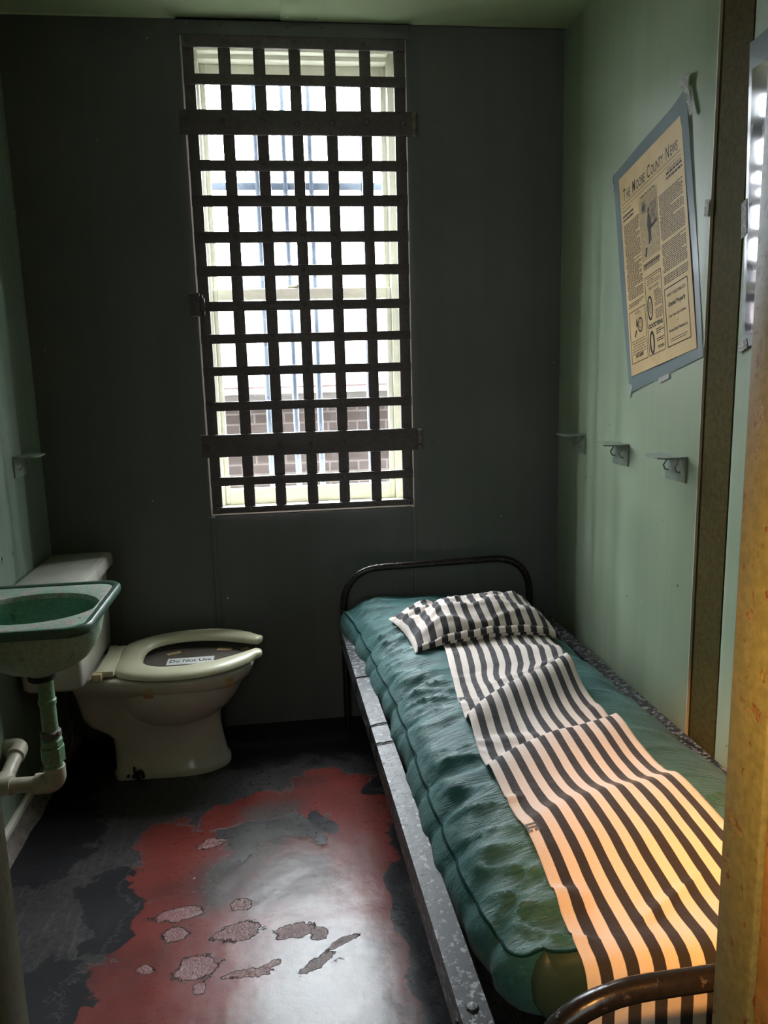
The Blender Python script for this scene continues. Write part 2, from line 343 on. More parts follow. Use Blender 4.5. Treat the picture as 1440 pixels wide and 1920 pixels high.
# ------------------------------------------------------------------ mesh helpers
class MB:
    def __init__(s): s.v = []; s.f = []; s.uv = {}
    def add(s, vs, fs):
        o = len(s.v); s.v += [tuple(x) for x in vs]; s.f += [tuple(i+o for i in f) for f in fs]; return s
    def from_bm(s, bm, mat=None):
        bm.verts.index_update()
        vs = [(mat @ v.co) if mat else v.co.copy() for v in bm.verts]
        s.add(vs, [[v.index for v in f.verts] for f in bm.faces]); bm.free(); return s
    def box(s, x0, x1, y0, y1, z0, z1, bevel=0.0, seg=2, mat=None):
        bm = bmesh.new(); bmesh.ops.create_cube(bm, size=1.0)
        for v in bm.verts: v.co = Vector(((x0+x1)/2+v.co.x*(x1-x0), (y0+y1)/2+v.co.y*(y1-y0), (z0+z1)/2+v.co.z*(z1-z0)))
        if bevel > 0: bmesh.ops.bevel(bm, geom=list(bm.edges), offset=bevel, segments=seg, affect='EDGES', profile=0.5)
        return s.from_bm(bm, mat)
    def tube(s, pts, r, seg=12, caps=True):
        pts = [Vector(p) for p in pts]; n = len(pts)
        rs = r if isinstance(r, (list, tuple)) else [r]*n
        t0 = (pts[1]-pts[0]).normalized()
        ref = Vector((0, 0, 1)) if abs(t0.z) < 0.9 else Vector((1, 0, 0))
        nrm = t0.cross(ref).normalized(); vs = []; fs = []
        for i, p in enumerate(pts):
            t = (pts[min(i+1, n-1)]-pts[max(i-1, 0)]).normalized()
            nrm = (nrm - t*nrm.dot(t)).normalized(); bi = t.cross(nrm)
            for j in range(seg):
                a = 2*math.pi*j/seg
                vs.append(p + (nrm*math.cos(a)+bi*math.sin(a))*rs[i])
        for i in range(n-1):
            for j in range(seg):
                a = i*seg+j; b = i*seg+(j+1) % seg
                fs.append((a, b, b+seg, a+seg))
        if caps:
            fs.append(tuple(reversed(range(seg)))); fs.append(tuple((n-1)*seg+j for j in range(seg)))
        return s.add(vs, fs)
    def cyl(s, p0, p1, r, seg=20): return s.tube([p0, p1], r, seg)
    def loft(s, rings, cap0=True, cap1=True, closed=True):
        n = len(rings[0]); vs = [p for r_ in rings for p in r_]; fs = []
        for i in range(len(rings)-1):
            for j in range(n if closed else n-1):
                a = i*n+j; b = i*n+(j+1) % n
                fs.append((a, b, b+n, a+n))
        if cap0: fs.append(tuple(reversed(range(n))))
        if cap1: fs.append(tuple((len(rings)-1)*n+j for j in range(n)))
        return s.add(vs, fs)
    def dome(s, c, nrm, r, h, seg=10):
        c = Vector(c); nrm = Vector(nrm).normalized()
        a = nrm.orthogonal().normalized(); b = nrm.cross(a); rings = []
        for t in (0, 0.45, 0.8):
            rr = r*math.cos(t*math.pi/2); hh = h*math.sin(t*math.pi/2)
            rings.append([c+nrm*hh+(a*math.cos(2*math.pi*j/seg)+b*math.sin(2*math.pi*j/seg))*rr for j in range(seg)])
        return s.loft(rings, True, True)
    def build(s, name, mat, parent=None, smooth=35, loc=None):
        me = bpy.data.meshes.new(name)
        vs = [Vector(p) for p in s.v]
        off = Vector(loc) if loc is not None else (world_loc(parent) if parent else Vector((0, 0, 0)))
        me.from_pydata([p-off for p in vs], [], s.f)
        me.validate(); bm = bmesh.new(); bm.from_mesh(me); bmesh.ops.recalc_face_normals(bm, faces=bm.faces); bm.to_mesh(me); bm.free()
        if smooth:
            for p in me.polygons: p.use_smooth = True
            me.set_sharp_from_angle(angle=math.radians(smooth))
        me.materials.append(MAT[mat] if isinstance(mat, str) else mat)
        o = bpy.data.objects.new(name, me); COL.objects.link(o)
        if parent:
            o.parent = parent
        elif loc is not None: o.location = loc
        return o

def world_loc(o):
    p = Vector((0, 0, 0))
    while o: p = p + o.location; o = o.parent
    return p
def thing(name, label, cat, loc, group=None):
    o = bpy.data.objects.new(name, None); COL.objects.link(o); o.location = loc; o.empty_display_size = 0.1
    o['label'] = label; o['category'] = cat
    if group: o['group'] = group
    return o
def tag(o, label, cat, group=None):
    o['label'] = label; o['category'] = cat
    if group: o['group'] = group
    return o
def struct(o): o['kind'] = 'structure'; return o
def uv_set(o, uvs):
    me = o.data; lay = me.uv_layers.new(name='UVMap')
    for l in me.loops: lay.data[l.index].uv = uvs[l.vertex_index]
def fillet(pts, rad, n=8):
    pts = [Vector(p) for p in pts]; out = [pts[0]]
    for i in range(1, len(pts)-1):
        a = (pts[i-1]-pts[i]); b = (pts[i+1]-pts[i]); d = min(rad, a.length*0.49, b.length*0.49)
        p0 = pts[i]+a.normalized()*d; p1 = pts[i]+b.normalized()*d
        for j in range(n+1):
            t = j/n; out.append(p0*(1-t)**2+pts[i]*2*t*(1-t)+p1*t*t)
    out.append(pts[-1]); return out
def lerp(a, b, t): return a+(b-a)*t
def sstep(a, b, x):
    t = max(0.0, min(1.0, (x-a)/(b-a))); return t*t*(3-2*t)
def interp(x, xs, ys):
    if x <= xs[0]: return ys[0]
    for i in range(len(xs)-1):
        if x <= xs[i+1]: return lerp(ys[i], ys[i+1], (x-xs[i])/(xs[i+1]-xs[i]))
    return ys[-1]
def text_mesh(txt, size, extrude=0.0, align='LEFT', xscale=1.0, shear=0.0, bold=0.0):
    cu = bpy.data.curves.new('text', 'FONT'); cu.body = txt; cu.size = size; cu.align_x = align; cu.extrude = extrude
    cu.shear = shear; cu.offset = bold; cu.resolution_u = 3
    o = bpy.data.objects.new('text', cu); COL.objects.link(o)
    dg = bpy.context.evaluated_depsgraph_get(); me = bpy.data.meshes.new_from_object(o.evaluated_get(dg))
    vs = [(v.co.x*xscale, v.co.y, v.co.z) for v in me.vertices]; fs = [tuple(p.vertices) for p in me.polygons]
    bpy.data.objects.remove(o); bpy.data.curves.remove(cu); bpy.data.meshes.remove(me)
    return vs, fs

# ------------------------------------------------------------------ room shell
RW = 1.949; CZ = 2.57
OX0, OX1, OZ0, OZ1 = 0.592, 1.371, 0.852, 2.548
struct(MB().box(-0.7, 2.7, -4.4, 0.0, -0.10, 0.0).build('floor', 'floor', smooth=0))
struct(MB().box(-0.15, RW+0.15, -2.42, 0.0, CZ, CZ+0.1).build('ceiling', 'ceiling', smooth=0))
# back wall: steel-lined masonry with the window opening
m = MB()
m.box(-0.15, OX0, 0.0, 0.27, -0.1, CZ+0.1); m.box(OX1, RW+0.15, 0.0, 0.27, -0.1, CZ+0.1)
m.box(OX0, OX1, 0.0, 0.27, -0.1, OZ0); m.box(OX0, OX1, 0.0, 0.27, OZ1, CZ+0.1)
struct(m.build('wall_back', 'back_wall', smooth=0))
# unseen outer face above and beside the cell, added tall to shade the brick opposite
m = MB(); m.box(-6, 8, 0.0, 0.27, CZ+0.1, 7.5); m.box(-6, -0.15, 0.0, 0.27, -0.7, CZ+0.1); m.box(RW+0.15, 8, 0.0, 0.27, -0.7, CZ+0.1)
struct(m.build('wall_exterior', 'ext_wall', smooth=0))
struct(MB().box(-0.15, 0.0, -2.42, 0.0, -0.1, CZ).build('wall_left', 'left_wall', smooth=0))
# right wall: rear sheet panel, recessed post, front sheet panel with a rolled edge
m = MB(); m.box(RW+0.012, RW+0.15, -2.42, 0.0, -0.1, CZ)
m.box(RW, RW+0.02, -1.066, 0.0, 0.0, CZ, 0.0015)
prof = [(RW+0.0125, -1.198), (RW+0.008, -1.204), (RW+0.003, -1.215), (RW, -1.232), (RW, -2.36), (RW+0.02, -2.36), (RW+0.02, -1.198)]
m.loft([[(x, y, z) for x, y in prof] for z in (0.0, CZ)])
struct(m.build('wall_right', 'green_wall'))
struct(MB().box(RW+0.006, RW+0.013, -1.200, -1.066, 0.0, CZ).build('trim_1', 'olive', smooth=0))
# a raw pale edge of the rear wall panel
struct(MB().box(RW-0.0012, RW+0.006, -1.0685, -1.0662, 0.0, CZ).build('trim_2', 'sill_trim', smooth=0))
# front wall round the cell doorway
m = MB(); m.box(-0.15, 0.585, -2.42, -2.37, -0.1, CZ+0.1); m.box(1.345, RW+0.15, -2.42, -2.37, -0.1, CZ+0.1); m.box(0.585, 1.345, -2.42, -2.37, 2.35, CZ+0.1)
struct(m.build('wall_front', 'ochre', smooth=0))
struct(MB().box(1.31, 1.372, -2.362, -2.30, 0, 2.42, 0.004).build('trim_10', 'jamb'))
o = struct(MB().box(0.555, 0.617, -2.362, -2.30, 0, 2.42, 0.004).build('trim_11', 'jamb'))
o = struct(MB().box(0.555, 1.372, -2.362, -2.30, 2.36, 2.42, 0.004).build('trim_12', 'jamb'))
m = MB(); m.box(1.316, 1.40, -2.47, -2.362, 0, 2.42, 0.003); m.box(0.53, 0.611, -2.47, -2.362, 0, 2.42, 0.003)
struct(m.build('trim_13', 'ochre'))
# corridor behind the viewer
m = MB(); m.box(-0.75, -0.6, -4.4, -2.42, -0.1, 2.9); m.box(2.6, 2.75, -4.4, -2.42, -0.1, 2.9); m.box(-0.75, 2.75, -4.5, -4.35, -0.1, 2.9)
m.box(-0.75, -0.14, -2.47, -2.37, -0.1, 2.9); m.box(RW+0.14, 2.75, -2.47, -2.37, -0.1, 2.9); m.box(-0.75, 2.75, -2.42, -2.37, 2.55, 2.9)
struct(m.build('wall_corridor', 'ochre', smooth=0))
struct(MB().box(-0.75, 2.75, -4.5, -2.37, 2.8, 2.9).build('ceiling_corridor', 'ceiling', smooth=0))

# ceiling sheet seam: one sheet laps over the other, two rivets
m = MB()
m.box(-0.0, 0.94, -1.2, -0.032, CZ-0.006, CZ-0.001, 0.001); m.box(0.935, RW, -1.2, -0.030, CZ-0.011, CZ-0.006, 0.001)
for y in (-0.06, -0.105): m.dome((0.957, y, CZ-0.011), (0, 0, -1), 0.008, 0.003)
struct(m.build('trim_3', 'ceiling'))
# riveted angle iron over the window
m = MB(); m.box(0.585, 1.378, -0.030, -0.024, 2.512, CZ-0.008, 0.001); m.box(0.585, 1.378, -0.030, 0.0, CZ-0.014, CZ-0.008, 0.001)
for x in (0.618, 0.736, 0.849, 0.961, 1.076, 1.19, 1.302): m.dome((x, -0.030, 2.545), (0, -1, 0), 0.009, 0.004)
struct(m.build('trim_4', 'back_wall'))
# raised seams of the back wall below the window
for i, x in enumerate((0.588, 1.362)):
    struct(MB().box(x, x+0.016, -0.006, 0.0, 0.0, 0.850, 0.002).build('trim_%d' % (5+i), 'back_wall'))
struct(MB().box(0.94, 0.944, -0.004, 0.0, 0.80, 0.852, 0.001).build('trim_7', 'back_wall'))
# left skirting: a thin ledge strip over a rough mortar fillet
struct(MB().box(0.0, 0.018, -2.3, -0.005, 0.052, 0.076, 0.003).build('baseboard_left', 'sill_trim'))
m = MB(); ys = [-2.3+i*0.03 for i in range(77)]; rings = []
for y in ys:
    j = mnoise.noise(Vector((y*9, 1.3, 0)))*0.012; jj = mnoise.noise(Vector((y*14, 5.3, 0)))*0.008
    rings.append([(0.0, y, 0.0), (0.0, y, 0.058), (0.010, y, 0.05+jj), (0.022+j, y, 0.018+jj*0.5), (0.042+j, y, 0.0)])
m.loft(rings); MAT['mortar'] = plain('crumbling_mortar', (0.17, 0.14, 0.125), 0.9, var=0.5, scale=26, bump=0.6)
struct(m.build('trim_8', 'mortar'))

# ------------------------------------------------------------------ window (sash window in the opening)
win = bpy.data.objects.new('window_1', None); COL.objects.link(win); win.location = (0.98, 0.2, OZ0); win['kind'] = 'structure'
m = MB()
m.box(OX0, OX0+0.012, 0.002, 0.20, OZ0, OZ1); m.box(OX1-0.012, OX1, 0.002, 0.20, OZ0, OZ1)
m.box(OX0+0.012, OX1-0.012, 0.002, 0.20, 2.536, OZ1)
m.build('reveal', 'white_trim', win, smooth=0)
MB().box(OX0, OX1, 0.001, 0.30, OZ0-0.03+0.032, OZ0+0.010, 0.002).build('sill', 'sill_trim', win)
m = MB()   # frame: side casings and head
m.box(OX0+0.012, 0.634, 0.17, 0.24, OZ0+0.01, 2.53, 0.002); m.box(1.324, OX1-0.012, 0.17, 0.24, OZ0+0.01, 2.53, 0.002)
m.box(0.634, 1.324, 0.165, 0.24, 2.505, 2.536, 0.002); m.box(0.634, 1.324, 0.13, 0.165, 2.520, 2.536, 0.002)
m.build('frame', 'white_trim', win)
def sash(y0, y1, z0, z1, rb, rtp):
    s_ = MB()
    s_.box(0.634, 0.652, y0, y1, z0, z1, 0.003); s_.box(1.304, 1.324, y0, y1, z0, z1, 0.003)
    s_.box(0.652, 1.304, y0, y1, z0, z0+rb, 0.003); s_.box(0.652, 1.304, y0, y1, z1-rtp, z1, 0.003)
    so = s_.build('sash', 'white_trim', win)
    MB().box(0.652, 1.304, (y0+y1)/2-0.002, (y0+y1)/2+0.002, z0+rb, z1-rtp).build('pane', 'glass', so, smooth=0)
    return so
sash(0.185, 0.215, OZ0+0.01, 1.70, 0.062, 0.040)
sash(0.215, 0.240, 1.662, 2.505, 0.040, 0.050)
# dry leaf litter caught on the meeting rail
m = MB()
for i in range(40):
    x = 0.945+random.gauss(0, 0.022); z = 1.703+abs(random.gauss(0, 0.007))
    if abs(x-0.945) > 0.03: z = 1.702
    m.dome((x, 0.20+random.uniform(-0.008, 0.008), z), (random.uniform(-1, 1), random.uniform(-1, 1), 1), 0.006, 0.004, 6)
MAT['litter'] = plain('dry_leaf_litter', (0.20, 0.19, 0.13), 0.9, var=0.4, scale=80)
o = m.build('leaf_litter', 'litter', None, loc=(0.945, 0.2, 1.70)); tag(o, 'small clump of dry leaf litter caught on the window meeting rail', 'leaf litter'); o['kind'] = 'stuff'

# ------------------------------------------------------------------ hinged flat-bar grate
XB = [(0.600, 0.638), (0.719, 0.760), (0.837, 0.877), (0.958, 0.998), (1.079, 1.119), (1.202, 1.241), (1.323, 1.363)]
ZB = [(2.473, 2.511), (2.356, 2.390), (2.078, 2.114), (1.960, 1.998), (1.838, 1.877), (1.724, 1.761), (1.604, 1.638), (1.490, 1.523),
      (1.375, 1.408), (1.248, 1.281), (0.971, 1.003), (0.866, 0.889)]
ZS = [(2.195, 2.277), (1.078, 1.162)]
gr = thing('window_grate', 'dark riveted flat-bar iron grate hinged over the tall window', 'window grate', (0.98, -0.02, 0.866))
for x0, x1 in XB: MB().box(x0, x1, -0.022, -0.012, 0.866, 2.511, 0.0015).build('vertical_bar', 'grate', gr)
for z0, z1 in ZB:
    m = MB().box(0.600, 1.363, -0.032, -0.022, z0, z1, 0.0015)
    for x0, x1 in XB: m.dome(((x0+x1)/2+random.uniform(-.002, .002), -0.032, (z0+z1)/2), (0, -1, 0), 0.0085, 0.004)
    m.build('crossbar', 'grate', gr)
for z0, z1 in ZS:
    m = MB().box(0.574, 1.384, -0.034, -0.022, z0, z1, 0.004)
    for x in (0.592, 0.72, 0.86, 0.978, 1.10, 1.222, 1.352): m.dome((x, -0.034, (z0+z1)/2+random.uniform(-.006, .006)), (0, -1, 0), 0.010, 0.005)
    st = m.build('strap', 'grate', gr)
    m = MB(); zz = z0+0.002
    for i, h in enumerate((0.021, 0.036, 0.021)):
        m.tube([(1.3915, -0.030, zz), (1.3915, -0.030, zz+0.003), (1.3915, -0.030, zz+h-0.004), (1.3915, -0.030, zz+h-0.001)], [0.010, 0.0115, 0.0115, 0.010], 14)
        zz += h
    m.box(1.388, 1.402, -0.030, -0.001, z0+0.004, z1-0.006, 0.002)
    m.build('hinge', 'hinge', st)
m = MB().box(0.568, 0.606, -0.040, -0.001, 1.588, 1.668, 0.004); m.cyl((0.612, -0.036, 1.66), (0.618, -0.036, 1.59), 0.004, 8); m.box(0.606, 0.622, -0.040, -0.032, 1.605, 1.650, 0.003)
m.dome((0.588, -0.040, 1.65), (0, -1, 0), 0.008, 0.004); m.dome((0.588, -0.040, 1.605), (0, -1, 0), 0.008, 0.004)
m.build('latch', 'grate', gr)

# ------------------------------------------------------------------ outside
ob = thing('outer_window_bars', 'blue-grey round bars with a flat crossbar outside the window glass', 'window bars', (1.035, 0.40, 0.84))
for x in (0.71, 0.8205, 0.934, 1.036, 1.14, 1.25): MB().cyl((x, 0.40, 0.80), (x+random.uniform(-.002, .002), 0.40, 2.60), 0.0120, 12).build('vertical_bar', 'ext_bar', ob)
MB().box(0.585, 1.378, 0.393, 0.407, 2.104, 2.132, 0.002).build('crossbar', 'ext_bar', ob)
for z in (0.79, 2.59): MB().box(0.585, 1.378, 0.390, 0.410, z, z+0.03, 0.002).build('crossbar', 'ext_bar', ob)
for x in (0.560, 1.378):
    for z in (0.795, 2.106, 2.595): MB().box(x, x+0.025, 0.271, 0.410, z, z+0.022, 0.002).build('mount', 'ext_bar', ob)
nb = thing('brick_building', 'neighbouring low brick building with pale shingle roof seen through the window', 'building', (1.0, 3.3, -0.6))
MB().box(-5, 7, 3.0, 3.3, -0.6, 1.145).build('wall', 'brick', nb, smooth=0)
MB().box(-5, 7, 2.97, 3.3, 1.145, 1.224).build('frieze', 'soffit', nb, smooth=0)
MB().box(-5, 7, 2.80, 2.83, 1.215, 1.263).build('fascia', 'fascia', nb, smooth=0)
MB().loft([[(x, 2.79, 1.255), (x, 2.79, 1.268), (x, 4.4, 2.30), (x, 6.0, 1.26), (x, 6.0, 1.2)] for x in (-5.2, 7.2)]).build('roof', 'roof', nb, smooth=0)
struct(MB().box(-6, 8, 0.27, 3.0, -0.7, -0.6).build('ground', 'ground', smooth=0))
# ------------------------------------------------------------------ toilet
TY = -0.27
toi = thing('toilet', 'old white porcelain toilet with open-front seat in the back left corner', 'toilet', (0.42, TY, 0))
def outline(x0, x1, xm, hr, hf, n=40):
    """plan outline: rounded rear of half width hr, widest hf at xm, rounded front at x1"""
    pts = []
    for i in range(n+1):
        t = i/n; x = x0+(x1-x0)*(0.5-0.5*math.cos(math.pi*t))
        if x <= xm: h = lerp(hr, hf, sstep(x0+0.05, xm, x))
        else: h = hf*(max(0, 1-((x-xm)/(x1-xm))**2.3))**0.5
        if x < x0+0.035: h *= (max(0.0, 1-((x0+0.035-x)/0.035)**2.4))**0.5*0.35+0.65
        pts.append((x, h))
    return [(x, TY-h) for x, h in pts] + [(x, TY+h) for x, h in reversed(pts[1:-1])]
rings = []
for z, x0, x1, xm, hr, hf in ((0.0, .236, .632, .47, .098, .104), (0.022, .234, .632, .47, .099, .105), (.034, .240, .622, .46, .092, .096), (.10, .240, .610, .45, .082, .086),
                              (.145, .236, .604, .44, .082, .084), (.168, .212, .603, .43, .080, .086), (.195, .160, .607, .43, .080, .094), (.225, .142, .622, .44, .082, .112),
                              (.265, .134, .640, .45, .086, .104), (.30, .130, .672, .46, .094, .128), (.325, .128, .706, .47, .110, .164), (.345, .126, .726, .48, .128, .184),
                              (.372, .124, .735, .48, .134, .188), (.382, .126, .733, .48, .132, .186), (.386, .134, .725, .48, .124, .178)):
    rings.append([(x, y, z) for x, y in outline(x0, x1, xm, hr, hf)])
m = MB().loft(rings)
# the bulging bowl belly
bel = []
for i in range(9):
    t = i/8*math.pi/2; zz = 0.345-0.175*math.sin(t); q = max(0.02, math.cos(t))**0.75
    bel.append([(0.478+0.222*q*math.cos(a)-.03*math.sin(t), TY+0.178*q*math.sin(a), zz) for a in [2*math.pi*j/40 for j in range(40)]])
m.loft(bel)
m.build('bowl', 'porcelain', toi, smooth=60)
m = MB()   # tank body, slightly tapered with rounded corners
def rrect(x0, x1, y0, y1, r, z, n=6):
    out = []
    for cx, cy, a0 in ((x1-r, y1-r, 0), (x0+r, y1-r, 90), (x0+r, y0+r, 180), (x1-r, y0+r, 270)):
        for j in range(n+1):
            a = math.radians(a0+90*j/n); out.append((cx+r*math.cos(a), cy+r*math.sin(a), z))
    return out
m.loft([rrect(.022, .195, -.508, -.075, .028, .40), rrect(.016, .203, -.522, -.062, .03, .415), rrect(.014, .206, -.528, -.056, .03, .55), rrect(.012, .208, -.530, -.052, .03, .70)])
m.build('tank', 'porcelain', toi, smooth=50)
m = MB().loft([rrect(.010, .222, -.548, -.040, .02, .700), rrect(.006, .228, -.554, -.034, .022, .705), rrect(.006, .228, -.554, -.034, .022, .732), rrect(.010, .224, -.550, -.038, .02, .744), rrect(.024, .210, -.53, -.055, .02, .749)])
m.build('tank_lid', 'porcelain', toi, smooth=50)
# seat: open-front ring
OUT = [(.262, 0), (.262, .05), (.268, .10), (.292, .140), (.345, .172), (.42, .196), (.50, .204), (.58, .196), (.655, .170), (.715, .128), (.748, .088)]
INN = [(.352, 0), (.353, .025), (.359, .055), (.378, .083), (.412, .104), (.47, .116), (.54, .113), (.61, .096), (.67, .070), (.715, .046), (.742, .034)]
def resample(P, n):
    P = [Vector((a, b)) for a, b in P]; out = []
    for i in range(n):
        t = i/(n-1)*(len(P)-1); k0 = min(int(t), len(P)-2); u_ = t-k0
        p0 = P[max(k0-1, 0)] if k0 > 0 else Vector((P[1].x, -P[1].y)); p1, p2 = P[k0], P[k0+1]; p3 = P[min(k0+2, len(P)-1)]
        out.append(0.5*((2*p1)+(p2-p0)*u_+(2*p0-5*p1+4*p2-p3)*u_*u_+(3*p1-p0-3*p2+p3)*u_**3))
    return out
oo, ii = resample(OUT, 26), resample(INN, 26)
def seat_pt(x, y, z):   # the loose seat is slightly lifted at its tip and on its far side
    return (x, TY+0.006+y, z+(x-.25)*0.030+y*0.06)
prof = [(0.0, .004), (.05, .017), (.22, .0235), (.5, .0255), (.78, .0225), (.95, .016), (1.0, .004), (.93, .0), (.07, .0)]
rings = []
for sgn in (-1, 1):
    seq = list(zip(oo, ii)); seq = list(reversed(seq)) if sgn < 0 else seq[1:]
    for a, b in seq:
        rings.append([seat_pt(lerp(b.x, a.x, f_), sgn*lerp(b.y, a.y, f_), 0.396+h_) for f_, h_ in prof])
# rounded tips
def tip(r_, d):
    c_ = sum((Vector(p) for p in r_), Vector())/len(r_)
    return [tuple(c_+(Vector(p)-c_)*d[0]+Vector((d[1], 0, 0))) for p in r_]
tips = [(0.93, .008), (0.75, .016), (0.4, .021)]
rings = [tip(rings[0], d) for d in reversed(tips)] + rings + [tip(rings[-1], d) for d in tips]
seat = MB().loft(rings).build('seat', 'seat_plastic', toi, smooth=50)
MB().box(.214, .274, TY-.128, TY+.128, .392, .416, .006).build('hinge_bar', 'seat_plastic', seat)
for y in (-.126, .126): MB().box(.206, .238, TY+y-.020, TY+y+.020, .385, .413, .005).build('seat_hinge', 'hinge_plastic', toi)
# cover sheet taped over the bowl with its sign and tapes
cov = MB(); cr_ = [(.535+.195*math.cos(a), TY+.150*math.sin(a)) for a in [2*math.pi*j/48 for j in range(48)]]
cov.loft([[(x, y, .3862) for x, y in cr_], [(x, y, .3895) for x, y in cr_]]).build('bowl_cover', 'cover', toi)
sg = MB().box(.432, .594, -.312, -.250, .3897, .3905).build('sign', 'white_paper', toi, smooth=0)
vs, fs = text_mesh('Do Not Use', 0.036, 0.0, 'CENTER', 0.80, 0, 0.0006)
MB().add([(.513+x, -.292+y, .3909+z) for x, y, z in vs], fs).build('lettering', 'ink', sg, smooth=0)
def tape_patch(cx, cy, z, a, w, h):
    mt = Matrix.Translation((cx, cy, z)) @ Matrix.Rotation(a, 4, 'Z')
    return MB().box(-w/2, w/2, -h/2, h/2, 0, .0008, mat=mt).build('masking_tape', 'tape', toi, smooth=0)
tape_patch(.445, -.195, .3896, .4, .05, .022); tape_patch(.625, -.185, .3896, -.2, .055, .024); tape_patch(.70, -.20, .3896, .5, .03, .03)
def tape_side(x, w, z0, z1):
    """tape wrapped down the near side of the rim"""
    pts = []
    for z in [lerp(z1, z0, i/6) for i in range(7)]:
        hz = interp(z, (.30, .325, .345, .372, .386), (.160, .176, .184, .188, .178))
        xm, x1 = 0.48, interp(z, (.30, .325, .345, .372, .386), (.69, .712, .726, .735, .725))
        def hh(xx):
            if xx <= xm: return lerp(interp(z, (.30, .345, .386), (.098, .128, .124)), hz, sstep(.18, xm, xx))
            return hz*(1-((xx-xm)/(x1-xm))**2.3)**0.5
        pts.append([(x-w/2, TY-hh(x-w/2)-.0015, z), (x+w/2, TY-hh(x+w/2)-.0015, z)])
    mb = MB(); n_ = len(pts)
    vs_ = [p for pr in pts for p in pr] + [(p[0], p[1]+.001, p[2]) for pr in pts for p in pr]
    fs_ = [(2*i, 2*i+1, 2*i+3, 2*i+2) for i in range(n_-1)]+[(2*n_+2*i, 2*n_+2*i+2, 2*n_+2*i+3, 2*n_+2*i+1) for i in range(n_-1)]
    mb.add(vs_, fs_).build('masking_tape', 'tape', toi, smooth=0)
tape_side(.388, .034, .318, .384); tape_side(.655, .026, .325, .384)
m = MB()
for i in range(14): m.dome((.312+random.gauss(0, .012), TY-.104+random.uniform(0, .01), max(.004, .022+random.gauss(0, .006))), (random.uniform(-.5, .5), -1, random.uniform(0, 1)), random.uniform(.005, .011), .006, 7)
m.cyl((.308, TY-.100, .02), (.308, TY-.103, .050), .004, 8)
m.build('floor_bolt', 'rust_black', toi)
MB().tube(fillet([(.060, -.30, .40), (.075, -.30, .26), (.100, -.31, .16), (.085, -.33, .10), (.012, -.34, .09)], .06), .0065, 8).build('supply_hose', 'hose', toi)
m = MB().cyl((.075, -.46, .36), (.075, -.46, .40), .018, 14); m.cyl((.075, -.485, .372), (.075, -.435, .372), .010, 10); m.build('inlet_valve', 'pvc', toi)

# ------------------------------------------------------------------ wash basin
SC = (0.186, -0.832)
snk = thing('wash_basin', 'chipped pale green enamel wash basin hung on the left wall', 'sink', (0.0, SC[1], 0.78))
NR = 112
def rr_ray(x0, x1, y0, y1, r, a):
    """point on a rounded rectangle in direction a from the bowl centre"""
    dx, dy = math.cos(a), math.sin(a); lo, hi = 0.0, 1.0
    def inside(t):
        x, y = SC[0]+dx*t, SC[1]+dy*t
        if not (x0 <= x <= x1 and y0 <= y <= y1): return False
        cx = min(max(x, x0+(0.0 if x < SC[0] else r)), x1-r); cy = min(max(y, y0+r), y1-r)
        if x > x1-r and (y > y1-r or y < y0+r): return (x-cx)**2+(y-cy)**2 <= r*r
        return True
    for _ in range(40):
        md = (lo+hi)/2
        if inside(md): lo = md
        else: hi = md
    return SC[0]+dx*lo, SC[1]+dy*lo
def rim_ring(ins, z, r):
    return [(*rr_ray(0.001, .380-ins, -1.064+ins, -.600-ins, r, 2*math.pi*j/NR), z) for j in range(NR)]
def ell(rx, ry, z, dx=0.0): return [(SC[0]+dx+rx*math.cos(2*math.pi*j/NR), SC[1]+ry*math.sin(2*math.pi*j/NR), z) for j in range(NR)]
rim = MB().loft([ell(.172, .150, .758), rim_ring(.012, .757, .05), rim_ring(.003, .760, .056), rim_ring(.0, .768, .06), rim_ring(.001, .779, .06), rim_ring(.006, .784, .055), rim_ring(.016, .784, .05),
                rim_ring(.021, .780, .047), rim_ring(.024, .774, .045)], False, False).build('rim', 'sink_rim', snk, smooth=40)
MB().loft([rim_ring(.022, .774, .045), rim_ring(.024, .7785, .044), rim_ring(.027, .7795, .042), ell(.176, .150, .777), ell(.168, .142, .7765), ell(.164, .138, .771), ell(.162, .136, .760)], False, False).build('deck', 'sink_deck', snk, smooth=40)
inn = [(.164, .138, .768), (.160, .134, .755), (.154, .128, .72), (.142, .117, .68), (.120, .099, .645), (.085, .070, .622), (.04, .034, .612), (.018, .018, .610)]
m = MB().loft([ell(*q) for q in inn], False, True)
m.box(.088, .094, SC[1]+.098, SC[1]+.108, .70, .73, .002)
m.build('bowl', 'sink_bowl', snk, smooth=60)
outr = [(.178, .154, .760), (.176, .152, .735), (.168, .144, .70), (.152, .129, .665), (.126, .106, .632), (.090, .076, .610), (.050, .046, .598), (.034, .034, .590), (.030, .030, .575), (.033, .033, .572)]
m = MB().loft([ell(*q) for q in outr], False, True)
m.build('underside', 'sink_under', snk, smooth=60)
m = MB().loft([ell(.034, .034, .572), ell(.036, .036, .574), ell(.036, .036, .584), ell(.033, .033, .588)]); m.build('drain_nut', 'rust_black', snk)
for a_ in ((.345, -.70), (.335, -.955), (.352, -.76)): MB().dome((a_[0], a_[1], .7772), (0, 0, 1), .006, .0015, 8).build('bolt_hole', 'rust_black', snk)
m = MB().loft([[(.030+.022*math.cos(a)*q, -.705+.016*math.sin(a)*q, z) for a in [2*math.pi*j/24 for j in range(24)]] for q, z in ((1, .777), (1.0, .784), (.8, .788))]); m.build('tap_hole_cap', 'sink_under', snk)
